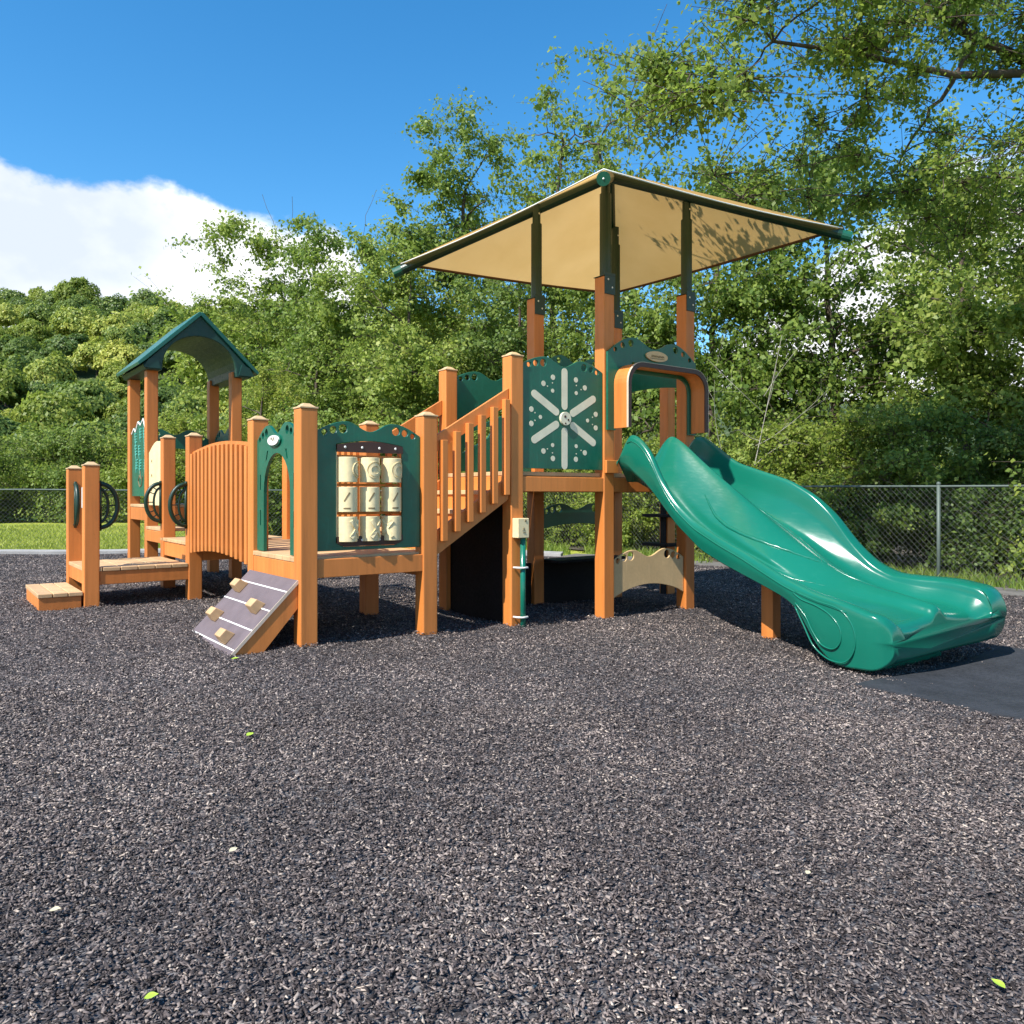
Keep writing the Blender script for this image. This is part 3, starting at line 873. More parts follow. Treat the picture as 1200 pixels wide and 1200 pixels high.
# ---- stairs up to the tower
su0, su1 = uB + g, u1
stp = MB()
for k in range(3):
    z = .655 + (1.302 - .655) * (k + 1) / 4; a = su0 + .02 + (su1 - su0) * k / 3.0
    stp.box(a - .02, a + .27, g * .9, vT + .04, z - .036, z)
stairs = stp.put('stairs', M['plank'], PS, bevel=.005)
for k in range(3):
    z = .655 + (1.302 - .655) * k / 4; a = su0 + .02 + (su1 - su0) * k / 3.0
    MB().box(a, a + .02, g * .9 + .01, vT + .03, z + .001, z + .125).put('riser', M['lumber'], stairs)


def stair_rail(v0, v1, vb0, vb1):
    rk = MB().prism([[(su0 + .004, 1.57 - .135), (su1 - .004, 2.0 - .135), (su1 - .004, 2.0), (su0 + .004, 1.57)]], v0, v1, FRONT).put('stair_rail', M['lumber'], PS, fix=True, bevel=.005)
    MB().prism([[(su0 + .004, .62), (su1 - .004, 1.065), (su1 - .004, 1.255), (su0 + .004, .81)]], v0, v1, FRONT).put('stringer', M['lumber'], rk, fix=True, bevel=.005)
    for k in range(6):
        c = su0 + .058 + (su1 - su0 - .11) * k / 5; f = (c - su0) / (su1 - su0)
        MB().box(c - .026, c + .026, vb0, vb1, .70 + .43 * f, 1.50 + .43 * f).put('baluster', M['lumber'], rk, bevel=.005)
    return rk


stair_rail(.030, .064, -.022, .029)
stair_rail(vT + .06, vT + .094, vT + .095, vT + .14)

# ---- talk tube on the tower post
tb = MB().box(u1 + .008, u1 + .125, -.085, -.002, .74, .905).put('talk_tube', M['cream'], PS, bevel=.006)
tag(tb, 'cream speaking box on a green pipe')
MB().tube([(u1 + .085, -.05, .745), (u1 + .085, -.05, -.2)], .024, 12).put('pipe', M['slide'], tb, smooth=True)
m = MB()
for z in (.49, .075):
    m.tube([(u1 + .02, -.004, z), (u1 + .035, -.06, z), (u1 + .06, -.082, z), (u1 + .11, -.082, z), (u1 + .125, -.05, z), (u1 + .125, -.004, z)], .009, 6)
m.put('clamp', M['white'], tb, smooth=True)
m = MB()
m.ball((u1 + .085, -.087, .885), .010, sc=(1, .4, 1)); m.tube([(u1 + .055, -.0865, .80), (u1 + .066, -.0865, .83), (u1 + .077, -.0865, .80)], .003, 5); m.tube([(u1 + .058, -.0865, .785), (u1 + .085, -.0865, .785)], .003, 5)
m.put('box_mark', M['ink'], tb)

# ---- rear climber: treads on the far right post
rc = MB().box(1.95, 1.998, vT + .02, vT + .07, -.1, 1.2).put('rear_climber', M['black'], PS)
for z in (.50, .84):
    MB().box(1.86, 2.22, vT - .12, vT + .28, z, z + .035).put('tread', M['black'], rc, bevel=.004)

# ---- shade canopy
cu, cv = .629, .58
AP = (cu, cv, 4.378)
CORN = {'near': (cu - 1.62, cv - 1.62, 3.463), 'right': (cu + 1.61, cv - 1.61, 3.68), 'far': (cu + 1.62, cv + 1.62, 3.70), 'left': (cu - 1.56, cv + 1.56, 3.515)}
order = ['near', 'right', 'far', 'left']


def can_z(k, f):
    """hip height at fraction f of the way to the corner k"""
    c = CORN[k]
    return AP[2] + (c[2] - AP[2]) * f


rows = 14
V = []; F = []
cols = 12
for side in range(4):
    A_ = np.array(CORN[order[side]]); B_ = np.array(CORN[order[(side + 1) % 4]]); T_ = np.array(AP) + np.array([0, 0, .0])
    b = len(V)
    for i in range(rows + 1):
        f = i / rows
        for j in range(cols + 1):
            h = j / cols
            p = T_ + ((A_ + (B_ - A_) * h) - T_) * f
            inward = (.10 if side in (1, 2) else .03) * f * math.sin(PI * h)
            mid = (A_ + B_) / 2 - np.array(AP); mid[2] = 0; mid /= np.linalg.norm(mid)
            p = p - mid * inward
            p[2] += .052 - (.05 if side in (1, 2) else .018) * math.sin(PI * h) * f + 0 * math.sin(PI * min(1, f))
            V.append(p)
    for i in range(rows):
        for j in range(cols):
            q = b + i * (cols + 1) + j
            F.append((q, q + cols + 1, q + cols + 2, q + 1))
can = mesh_obj('shade_canopy', V, F, M['fabric'], PS, smooth=True)
tag(can, 'tan fabric pyramid canopy on green poles')
for side in range(4):
    pts = []
    b = side * (rows + 1) * (cols + 1) + rows * (cols + 1)
    for j in range(cols + 1):
        p = V[b + j]; pts.append((p[0], p[1], p[2] - .004))
    MB().tube(pts, .016 if side in (1, 2) else .006, 6).put('hem', M['hem'] if side in (1, 2) else M['white'], can, smooth=True)  # near-side hems coloured white to paint the sunlit fabric edge
for k in order:
    c = np.array(CORN[k]); a = np.array(AP); d = (c - a); L = np.linalg.norm(d)
    e = c + d / L * .07
    pts = [a + (e - a) * t - np.array([0, 0, .022]) for t in (0.0, .5, 1.0)]
    MB().tube(pts, .050, 14).put('hip_rail', M['green_dark'], can, smooth=False)
    q0 = e - d / L * .085 - np.array([0, 0, .022]); q1 = e + d / L * .012 - np.array([0, 0, .022])
    MB().tube([q0, q1], .052, 14).put('rail_cap', M['cap_green'], can)
    MB().ball(tuple(q1), .008).put('rail_bolt', M['white'], can, smooth=True)
for pi, (u, v) in enumerate(((u2, 0), (u3, 0), (u2, vT), (u3, vT))):
    pu, pv = u + .075, v + .06
    f = math.hypot(pu - cu, pv - cv) / math.hypot(1.62, 1.62)
    zt = AP[2] + (3.55 - AP[2]) * f - .005
    po = MB().tube([(pu, pv, 3.08), (pu, pv, zt - .20)], .056, 14).put('canopy_pole', M['green_dark'], can, smooth=False)
    MB().tube([(pu, pv, zt - .20), (pu, pv, zt)], .042, 12).put('pole_neck', M['green_dark'], can)
    br = MB().box(u + .003, u + g + .006, v - .008, v - .001, 2.955, 3.155).box(u - .006, u + g + .008, v - .008, v + g + .008, 3.121, 3.128)
    br.box(u + g + .001, u + g + .008, v - .001, v + g, 2.955, 3.12)
    b_ = br.put('pole_bracket', M['green_dark'], TOWER[pi], bevel=.002)
    m = MB()
    for (x, z) in ((.045, 3.09), (.095, 3.02)):
        m.ball((u + x, v - .010, z), .010, sc=(1, .5, 1))
    m.ball((pu, pv - .046, zt - .10), .010, sc=(1, .5, 1))
    m.put('bolt', M['white'], TOWER[pi], smooth=True)


# ---- the double wave slide
def curve(pts, d):
    x = [p[0] for p in pts]; y = [p[1] for p in pts]
    dd = np.linspace(0, 2.7, 541); yy = np.interp(dd, x, y)
    k = np.exp(-.5 * (np.arange(-40, 41) / 9.0) ** 2); k /= k.sum()
    pad = np.concatenate([2 * yy[0] - yy[40:0:-1], yy, 2 * yy[-1] - yy[-2:-42:-1]])
    return np.interp(d, dd, np.convolve(pad, k, 'valid'))


ND = 210
dS = np.linspace(0, 2.7, ND)
zL = curve([(0, 1.42), (.16, 1.67), (.3, 1.61), (.45, 1.475), (.59, 1.235), (.77, 1.03), (.99, .875), (1.3, .75), (1.55, .665), (1.78, .573), (2, .487), (2.25, .42), (2.42, .395), (2.55, .37), (2.7, .33)], dS)
zR = curve([(0, 1.42), (.16, 1.64), (.25, 1.69), (.45, 1.56), (.68, 1.40), (.935, 1.32), (1.24, 1.226), (1.47, 1.1), (1.64, .95), (1.8, .735), (1.97, .57), (2.14, .49), (2.38, .48), (2.48, .480), (2.6, .475), (2.7, .455)], dS)
zC = curve([(0, 1.34), (.12, 1.54), (.26, 1.67), (.42, 1.58), (.64, 1.41), (.86, 1.25), (1.2, 1.02), (1.5, .82), (1.87, .585), (2.1, .475), (2.3, .425), (2.5, .39), (2.62, .365), (2.7, .345)], dS)
dpL = curve([(0, .15), (.18, .42), (.3, .40), (.45, .34), (.59, .21), (.77, .14), (1, .11), (1.5, .10), (2, .10), (2.4, .10), (2.7, .085)], dS)
dpR = curve([(0, .15), (.25, .43), (.45, .40), (.7, .36), (.94, .36), (1.24, .38), (1.47, .37), (1.64, .33), (1.8, .21), (1.97, .14), (2.14, .12), (2.4, .17), (2.7, .185)], dS)
FL = zL - dpL; FR = zR - dpR
uL = curve([(0, .13), (1, .10), (1.5, .04), (2, -.02), (2.5, -.09), (2.7, -.10)], dS)
uR = curve([(0, 1.03), (1.2, 1.04), (1.55, 1.08), (1.9, 1.13), (2.2, 1.20), (2.5, 1.26), (2.7, 1.26)], dS)
twL = curve([(0, .05), (1.6, .06), (2.2, .09), (2.7, .11)], dS)
twR = curve([(0, .05), (1.2, .06), (1.9, .12), (2.3, .20), (2.7, .20)], dS)
zbL = curve([(0, 1.40), (.1, 1.40), (.2, 1.32), (.33, 1.24), (.46, 1.14), (.755, .86), (1.06, .645), (1.36, .54), (1.78, .415), (2, .345), (2.12, .27), (2.2, .15), (2.3, .03), (2.42, -.05), (2.52, -.06), (2.7, -.05)], dS)
zbR = curve([(0, 1.22), (.5, 1.12), (.9, .95), (1.3, .75), (1.6, .55), (1.9, .38), (2.12, .27), (2.25, .15), (2.4, .06), (2.52, .035), (2.7, .035)], dS)
ucn = (uL + uR) / 2


def section(i):
    l, r, c = uL[i], uR[i], ucn[i]
    d_ = dS[i]
    wl = c - (l + twL[i]); wr = (r - twR[i]) - c
    rw = np.interp(d_, [0, .9, 1.6, 2.2, 2.7], [.10, .16, .20, .16, .08])
    P = [(l + .015, zbL[i]), (l - .004, zbL[i] * .55 + zL[i] * .45), (l - .004, zL[i] - .045), (l + .012, zL[i] - .008), (l + twL[i] * .55, zL[i]), (l + twL[i], zL[i] - .022),
         (l + twL[i] + .05 * wl, FL[i] + .5 * dpL[i]), (l + twL[i] + .20 * wl, FL[i] + .07 * dpL[i]), (l + twL[i] + .42 * wl, FL[i] + .02 * (zC[i] - FL[i])),
         (c - rw * 1.25, FL[i] + .28 * (zC[i] - FL[i])), (c - rw * .5, FL[i] + .78 * (zC[i] - FL[i])), (c, zC[i]), (c + rw * .5, FR[i] + .78 * (zC[i] - FR[i])), (c + rw * 1.25, FR[i] + .28 * (zC[i] - FR[i])),
         (r - twR[i] - .42 * wr, FR[i] + .02 * (zC[i] - FR[i])), (r - twR[i] - .20 * wr, FR[i] + .07 * dpR[i]), (r - twR[i] - .05 * wr, FR[i] + .5 * dpR[i]),
         (r - twR[i], zR[i] - .022), (r - twR[i] * .55, zR[i]), (r - .012, zR[i] - .012), (r + .004, zR[i] - .05), (r + .004, zbR[i] * .55 + zR[i] * .45), (r - .02, zbR[i])]
    return np.array(P)


def catmull(P, n):
    m = len(P); Q = np.vstack([2 * P[0] - P[1], P, 2 * P[-1] - P[-2]])
    t = np.linspace(0, m - 1 - 1e-6, n); k = t.astype(int); f = (t - k)[:, None]
    p0, p1, p2, p3 = Q[k], Q[k + 1], Q[k + 2], Q[k + 3]
    # tension keeps the walls from overshooting
    tau = .42
    m1 = (p2 - p0) * tau; m2 = (p3 - p1) * tau
    return (2 * f ** 3 - 3 * f ** 2 + 1) * p1 + (f ** 3 - 2 * f ** 2 + f) * m1 + (-2 * f ** 3 + 3 * f ** 2) * p2 + (f ** 3 - f ** 2) * m2


NS = 230
V = np.zeros((ND, NS + 6, 3))


def crease(u, d, path, w=.016):
    best = np.full(u.shape, 9.0)
    for (a, b) in zip(path[:-1], path[1:]):
        a = np.array(a); b = np.array(b); ab = b - a
        t = np.clip(((u - a[0]) * ab[0] + (d - a[1]) * ab[1]) / (ab @ ab), 0, 1)
        best = np.minimum(best, np.hypot(u - a[0] - t * ab[0], d - a[1] - t * ab[1]))
    return np.exp(-(best / w) ** 2)


SURF = []
cr1 = [(.44, .80), (.38, 1.0), (.36, 1.25), (.40, 1.55), (.50, 1.80), (.56, 1.92)]
cr2 = [(.60, .78), (.66, 1.0), (.69, 1.25), (.67, 1.55), (.61, 1.80), (.57, 1.92)]
cr3 = [(.56, 1.95), (.60, 2.15), (.70, 2.35), (.74, 2.55)]
for i in range(ND):
    q = catmull(section(i), NS)
    s = np.clip((q[:, 0] - uL[i]) / (uR[i] - uL[i]), 0, 1)
    d = dS[i] * (2.54 + .16 * s) / 2.7
    up = np.zeros(NS); up[50:NS - 50] = 1
    if 0: q[:, 1] += up * (.026 * crease(q[:, 0], np.full(NS, dS[i]), cr1, .02) + .026 * crease(q[:, 0], np.full(NS, dS[i]), cr2, .02) + .012 * crease(q[:, 0], np.full(NS, dS[i]), cr3, .03))
    SURF.append(q[50:NS - 50].copy())
    V[i, :NS, 0] = q[:, 0]; V[i, :NS, 1] = -d; V[i, :NS, 2] = q[:, 1]
    base = min(FL[i], FR[i], zC[i]) - .05
    zu = np.linspace(zbR[i], zbL[i], 8)[1:-1]
    zu = np.where(np.arange(6) > -1, np.minimum(base, zu + (.0 if dS[i] < 2.1 else 0)), zu)
    if dS[i] > 2.15:
        zu = np.minimum(zu, np.interp(dS[i], [2.15, 2.4, 2.7], [.3, .13, .12]))
    uu = np.linspace(q[-1, 0], q[0, 0], 8)[1:-1]
    V[i, NS:, 0] = uu; V[i, NS:, 1] = -dS[i] * (2.54 + .16 * np.clip((uu - uL[i]) / (uR[i] - uL[i]), 0, 1)) / 2.7; V[i, NS:, 2] = zu
K = NS + 6
Vf = V.reshape(-1, 3) + np.array([0, -.035, 0])
idx = np.arange(ND * K).reshape(ND, K)
F = np.stack([idx[:-1], np.roll(idx, -1, 1)[:-1], np.roll(idx, -1, 1)[1:], idx[1:]], -1).reshape(-1, 4)
# closed lower end: two shrinking rings, then a flat cap
last = Vf.reshape(ND, K, 3)[-1]
cen = last.mean(0)
su = (last[:, 0] - uL[-1]) / (uR[-1] - uL[-1])
mid_ = np.clip((su - .10) / .10, 0, 1) * np.clip((.80 - su) / .12, 0, 1); mid_ = (mid_ * mid_ * (3 - 2 * mid_))[:, None]
pull = (cen - last); pull[:, 1] = 0
nrm_ = pull / (np.linalg.norm(pull, axis=1)[:, None] + 1e-9)
vert = np.zeros_like(last); vert[:, 2] = np.where(last[:, 2] > .13, -1, 1); hor = np.zeros_like(last); hor[:, 0] = np.where(su < .1, 1, np.where(su > .85, -1, 0))
inn = vert * np.clip(np.abs(last[:, 2] - .13) / .11, 0, 1)[:, None] ** .5 + hor * .8
Y = np.array([0, 1.0, 0])
top_z = np.interp(su, np.sort(su[:NS]), last[:NS, 2][np.argsort(su[:NS])])
def sstep(a, b, x):
    t = np.clip((x - a) / (b - a), 0, 1); return t * t * (3 - 2 * t)


fl, fr = sstep(.17, .09, su), sstep(.76, .86, su)
midz = .19 * (1 - fl - fr) + .14 * fl + .245 * fr
radv = .065 * (1 - fl - fr) + .150 * fl + .165 * fr
hz = last[:, 2] - midz
hor = np.zeros_like(last); hor[:, 0] = np.where(su < .1, 1, np.where(su > .86, -1, 0))
rings = []


def ring(ang):
    p = last.copy(); off = radv * (1 - math.cos(R(ang)))
    p[:, 2] -= np.sign(hz) * np.minimum(np.abs(hz) * .86, off)
    p[:, 0] += hor[:, 0] * np.minimum(off * .6, .05)
    p[:, 1] -= radv * math.sin(R(ang))
    return p


for ang in (12, 24, 36, 48, 60, 72, 82, 90):
    rings.append(ring(ang))
allv = np.vstack([Vf] + rings); nf = [tuple(f) for f in F]
prev = idx[-1]
for r_ in range(len(rings)):
    cur = ND * K + r_ * K + np.arange(K)
    for a in range(K):
        b = (a + 1) % K
        nf.append((prev[a], prev[b], cur[b], cur[a]))
    prev = cur
nf.append(tuple(prev))
slide = mesh_obj('slide', allv, nf, M['slide'], PS, smooth=True)
import bmesh
bm = bmesh.new(); bm.from_mesh(slide.data); bmesh.ops.recalc_face_normals(bm, faces=bm.faces[:]); bm.to_mesh(slide.data); bm.free()
tag(slide, 'wide glossy green plastic slide with two wavy lanes and curled feet')
MB().box(.44, .55, -1.49, -1.38, -.4, .60).put('slide_support', M['lumber'], slide, bevel=.006)
MB().prism([[(.0, -.14), (1.10, -.12), (1.08, .13), (.10, .13)]], -2.50, -2.46, FRONT).put('base_panel', M['slide'], slide, fix=True, bevel=.008)
# moulded lines on the near foot and along the lip
def side_pt(d, z, off=.006):
    return (np.interp(d, dS, uL) - off, -d * 2.54 / 2.7 - .035, z)


def smooth_path(P, n, closed=False):
    P = np.array(P, float)
    if closed: P = np.vstack([P[-1:], P, P[:2]])
    else: P = np.vstack([2 * P[0] - P[1], P, 2 * P[-1] - P[-2]])
    m = len(P) - 3; t = np.linspace(0, m - 1e-6, n); k = t.astype(int); f = (t - k)[:, None]
    a, b, c, d = P[k], P[k + 1], P[k + 2], P[k + 3]
    return .5 * (2 * b + (c - a) * f + (2 * a - 5 * b + 4 * c - d) * f ** 2 + (3 * b - 3 * c + d - a) * f ** 3)


def on_slide(u, d):
    i = int(round(np.clip(d, 0, 2.7) / 2.7 * (ND - 1))); q = SURF[i]
    z = float(np.interp(u, q[:, 0], q[:, 1])); s_ = (u - uL[i]) / (uR[i] - uL[i])
    return (u, -d * (2.54 + .16 * s_) / 2.7 - .035, z - .004)


for path, r0 in ((cr1, .017), (cr2, .017), (cr3, .012), ([(.30, 1.25), (.26, 1.5), (.28, 1.8), (.38, 2.05)], .010)):
    P = smooth_path(path, 46); w = np.sin(PI * np.linspace(.04, .96, 46)) ** .6
    MB().tube([on_slide(*p) for p in P], list(r0 * w), 10).put('moulded_ridge', M['slide'], slide, smooth=True)
tear = [(2.08, .40), (2.16, .36), (2.30, .33), (2.42, .28), (2.50, .20), (2.50, .11), (2.44, .055), (2.34, .07), (2.26, .15), (2.20, .24), (2.10, .33)]
MB().tube([side_pt(*p) for p in smooth_path(tear, 60)], .006, 6).put('moulded_line', M['slide'], slide, smooth=True)
out_l = [(2.10, .30), (2.18, .18), (2.27, .05), (2.40, -.02), (2.53, -.02), (2.60, .05), (2.62, .16), (2.58, .26), (2.48, .335), (2.3, .365), (2.1, .41)]
MB().tube([side_pt(*p) for p in smooth_path(out_l, 60)], .006, 6).put('moulded_line', M['slide'], slide, smooth=True)
lip = [side_pt(d, float(np.interp(d, dS, zL)) - .055, .005) for d in np.linspace(.15, 2.55, 40)]
MB().tube(lip, .006, 6).put('moulded_line', M['slide'], slide, smooth=True)

# ================================================================== SETTING: mulch, mat, kerb, lawn
CURB = [(-17, 13.4), (-9.6, 14.75), (-7.0, 15.35), (-3, 15.3), (.9, 14.7), (3.55, 13.35), (5.9, 9.55), (10.5, 4.4)]


def curb_y(x):
    return np.interp(x, [p[0] for p in CURB], [p[1] for p in CURB])


xs = np.arange(-17, 10.51, .18); nv = 110
V = []; F = []
for xi in xs:
    y1 = float(curb_y(xi)); y0 = -3.0
    for k in range(nv + 1):
        y = y0 + (y1 - y0) * k / nv
        V.append((xi, y, float(gz(xi, y))))
F = [(i * (nv + 1) + k, (i + 1) * (nv + 1) + k, (i + 1) * (nv + 1) + k + 1, i * (nv + 1) + k + 1) for i in range(len(xs) - 1) for k in range(nv)]
tag(mesh_obj('mulch_bed', V, F, M['mulch'], smooth=True), kind='structure')

# loose chips
def chips():
    n0 = 1500000
    y = .35 + (16.2 - .35) * rs.rand(n0)
    half = .72 * y + 2.0
    dens = 5200 * np.where(y < 2.2, 1, np.where(y < 5, (2.2 / y) ** .8, (2.2 / 5) ** .8 * (5 / y) ** 1.6))
    wgt = dens * half * 2
    keep = rs.rand(n0) < wgt / wgt.max() * .95
    y = y[keep]; half = half[keep]
    x = (rs.rand(len(y)) * 2 - 1) * half
    out = (np.abs(x) > .66 * y + .5) | (y < 1.4)
    thin = ~out | (rs.rand(len(y)) < .55); x = x[thin]; y = y[thin]
    ok = (x > -16.5) & (x < 10.2) & (y < curb_y(x) - .05)
    # keep the mat clear
    du = .8 * (x - ORG[0]) + .6 * (y - ORG[1]); dv = -.6 * (x - ORG[0]) + .8 * (y - ORG[1])
    wob = .05 * np.sin(9 * du) + .03 * np.sin(23 * du + 1) + .03 * np.sin(14 * dv)
    onmat = (du > -.42 + wob) & (du < 1.7 + wob) & (dv > -3.8 + wob) & (dv < -2.72 + wob)
    ok &= ~onmat | (rs.rand(len(x)) < .035)
    x = x[ok]; y = y[ok]; n = len(x)
    grow = np.clip(.80 + .20 * (y / 3.0), .8, 1.75)
    strand = rs.rand(n) < .018
    L = (.0055 + .011 * rs.rand(n) ** 1.6 + .014 * (rs.rand(n) < .04) + .030 * strand * rs.rand(n)) * grow
    Wd = np.where(strand, .0016, (.0026 + .0048 * rs.rand(n))) * grow
    T = (.0010 + .0020 * rs.rand(n)) * grow
    yaw = rs.rand(n) * 2 * PI; pit = rs.normal(0, .33, n); rol = rs.normal(0, .42, n)
    cy, sy, cp, sp_, cr, sr = np.cos(yaw), np.sin(yaw), np.cos(pit), np.sin(pit), np.cos(rol), np.sin(rol)
    ax = np.stack([cy * cp, sy * cp, sp_], -1)
    ay = np.stack([-sy * cr + cy * sp_ * sr, cy * cr + sy * sp_ * sr, -cp * sr], -1)
    az = np.cross(ax, ay)
    c = np.stack([x, y, gz(x, y) + .002 + .009 * rs.rand(n) + .006 * (np.sin(7 * x + 3 * y) * np.sin(6 * y - 4 * x) > .3)], -1)
    near = y < 4.2
    def grid(loc, m):
        k = len(loc); jit = 1 + (rs.rand(m.sum(), k, 2) - .5) * .9
        return c[m][:, None] + (loc[None, :, 0:1] * jit[:, :, 0:1]) * (L[m] / 2)[:, None, None] * ax[m][:, None] + (loc[None, :, 1:2] * jit[:, :, 1:2]) * (Wd[m] / 2)[:, None, None] * ay[m][:, None] + loc[None, :, 2:3] * (T[m] / 2)[:, None, None] * az[m][:, None]
    loc = np.array([[-1, -1, -1], [1, -1, -1], [1, 1, -1], [-1, 1, -1], [-1, -1, 1], [1, -1, 1], [1, 1, 1], [-1, 1, 1]], float)
    V1 = grid(loc, near); n1 = near.sum()
    q = np.array([[4, 5, 6, 7], [0, 1, 5, 4], [1, 2, 6, 5], [2, 3, 7, 6], [3, 0, 4, 7]])
    F1 = ((np.arange(n1) * 8)[:, None, None] + q[None]).reshape(-1, 4)
    far = ~near; loc2 = np.array([[-1, -1, -1.5], [0, -1.2, 1], [1, -1, -1.5], [1, 1, -1.5], [0, 1.2, 1], [-1, 1, -1.5]], float)
    V2 = grid(loc2, far); n2_ = far.sum()
    q2 = np.array([[0, 1, 4, 5], [1, 2, 3, 4]])
    F2 = ((np.arange(n2_) * 6)[:, None, None] + q2[None]).reshape(-1, 4) + n1 * 8
    print('chips', n1, n2_)
    return np_mesh('mulch_chips', np.vstack([V1.reshape(-1, 3), V2.reshape(-1, 3)]), np.vstack([F1, F2]), M['chip'])


tag(link('mulch_chips', chips()), 'dark grey shredded mulch chips covering the playground', 'mulch', kind='stuff')

# rubber wear mat at the slide exit
V = []; F = []
nu, nvv = 24, 14
for i in range(nu + 1):
    for k in range(nvv + 1):
        u = -.45 + 2.1 * i / nu; v = -3.75 + 1.05 * k / nvv
        x, y = W(u, v); V.append((x, y, float(gz(x, y)) + .016))
F = [(i * (nvv + 1) + k, (i + 1) * (nvv + 1) + k, (i + 1) * (nvv + 1) + k + 1, i * (nvv + 1) + k + 1) for i in range(nu) for k in range(nvv)]
mat_o = mesh_obj('rubber_mat', V, F, M['rubber'])
sm = mat_o.modifiers.new('thick', 'SOLIDIFY'); sm.thickness = .03; sm.offset = -1
tag(mat_o, 'flat black rubber mat on the mulch in front of the slide exit', 'mat')

# concrete edging
def strip(name, pts, w, z0, h, mat):
    m = MB(); P = [Vector((p[0], p[1])) for p in pts]
    fine = []
    for a, b in zip(P[:-1], P[1:]):
        k = max(1, int((b - a).length / .8))
        fine += [a + (b - a) * (i / k) for i in range(k)]
    fine.append(P[-1])
    for i in range(len(fine)):
        d = (fine[min(i + 1, len(fine) - 1)] - fine[max(i - 1, 0)]).normalized(); nn = Vector((-d.y, d.x))
        a = fine[i]; b = a + nn * w
        za = float(gz(a.x, a.y)) + h
        m.v += [(a.x, a.y, za - .3), (a.x, a.y, za), (b.x, b.y, za), (b.x, b.y, za - .3)]
    for i in range(len(fine) - 1):
        q = i * 4
        m.f += [(q, q + 4, q + 5, q + 1), (q + 1, q + 5, q + 6, q + 2), (q + 2, q + 6, q + 7, q + 3)]
    m.f += [(0, 1, 2, 3), tuple(len(fine) * 4 - 4 + k for k in (3, 2, 1, 0))]
    return m.put(name, mat, fix=True)


tag(strip('concrete_path', CURB[:5], .55, 0, .055, M['concrete']), kind='structure')
tag(strip('dirt_path', CURB[4:], .75, 0, .012, M['dirt']), kind='structure')

# lawn: one sheet out to the horizon
gx = np.unique(np.concatenate([np.linspace(-900, -40, 16), np.linspace(-40, 40, 81), np.linspace(40, 900, 16)]))
gy = np.unique(np.concatenate([np.linspace(-300, -10, 8), np.linspace(-10, 60, 71), np.linspace(60, 1500, 20)]))
V = []
for x in gx:
    for y in gy:
        inside = (-17 < x < 10.5) and (y < curb_y(x) + .3)
        V.append((x, y, float(gz(x, y)) - (.14 if inside else .03)))
n2 = len(gy)
F = [(i * n2 + k, (i + 1) * n2 + k, (i + 1) * n2 + k + 1, i * n2 + k + 1) for i in range(len(gx) - 1) for k in range(n2 - 1)]
tag(mesh_obj('lawn', V, F, M['lawn'], smooth=True), kind='structure')


# ================================================================== LEAFY THINGS
def leaf_quads(P, size, up=.35, rng=rs, N=None):
    """one small pointed leaf (folded quad) at each point"""
    n = len(P)
    if N is not None:
        N = N / (np.linalg.norm(N, axis=1)[:, None] + 1e-9)
        nrm = N + rng.normal(0, .42, (n, 3)); nrm /= np.linalg.norm(nrm, axis=1)[:, None]
        d = rng.normal(size=(n, 3)); d[:, 2] -= .3; d -= nrm * (d * nrm).sum(1)[:, None]; d /= (np.linalg.norm(d, axis=1)[:, None] + 1e-9)
        s = np.cross(d, nrm); L = size * (.55 + .9 * rng.rand(n) ** 1.3)[:, None]; w = L * .34
        m = P + d * L * .45 + nrm * L * .06
        V = np.stack([P, m + s * w, P + d * L, m - s * w], 1)
        return V.reshape(-1, 3), (np.arange(n) * 4)[:, None] + np.arange(4)[None]
    d = rng.normal(size=(n, 3)); d[:, 2] -= .25; d /= np.linalg.norm(d, axis=1)[:, None]
    nrm = rng.normal(size=(n, 3)); nrm[:, 2] += up * 2; 
    s = np.cross(d, nrm); s /= (np.linalg.norm(s, axis=1)[:, None] + 1e-9)
    nn = np.cross(s, d)
    L = size * (.65 + .7 * rng.rand(n))[:, None]; w = L * .34
    m = P + d * L * .45 + nn * L * .07
    V = np.stack([P, m + s * w, P + d * L, m - s * w], 1)
    return V.reshape(-1, 3), (np.arange(n) * 4)[:, None] + np.arange(4)[None]


class Branches:
    def __init__(self):
        self.V = []; self.F = []; self.n = 0

    def add(self, pts, r0, r1, n=5):
        pts = np.asarray(pts, float); k = len(pts)
        d = np.gradient(pts, axis=0); d /= (np.linalg.norm(d, axis=1)[:, None] + 1e-9)
        a = np.cross(d, np.array([.31, .55, .77])); a /= (np.linalg.norm(a, axis=1)[:, None] + 1e-9)
        c = np.cross(d, a)
        t = 2 * PI * np.arange(n) / n
        rad = np.linspace(r0, r1, k)[:, None, None]
        ring = pts[:, None] + rad * (np.cos(t)[None, :, None] * a[:, None] + np.sin(t)[None, :, None] * c[:, None])
        self.V.append(ring.reshape(-1, 3))
        i = np.arange(k - 1)[:, None] * n; j = np.arange(n)[None]
        f = np.stack([i + j, i + (j + 1) % n, i + n + (j + 1) % n, i + n + j], -1).reshape(-1, 4) + self.n
        self.F.append(f); self.n += k * n

    def mesh(self, name, mat):
        return np_mesh(name, np.vstack(self.V), np.vstack(self.F), mat, smooth=True)


def bez(p0, p1, p2, n):
    t = np.linspace(0, 1, n)[:, None]
    return (1 - t) ** 2 * p0 + 2 * t * (1 - t) * p1 + t ** 2 * p2


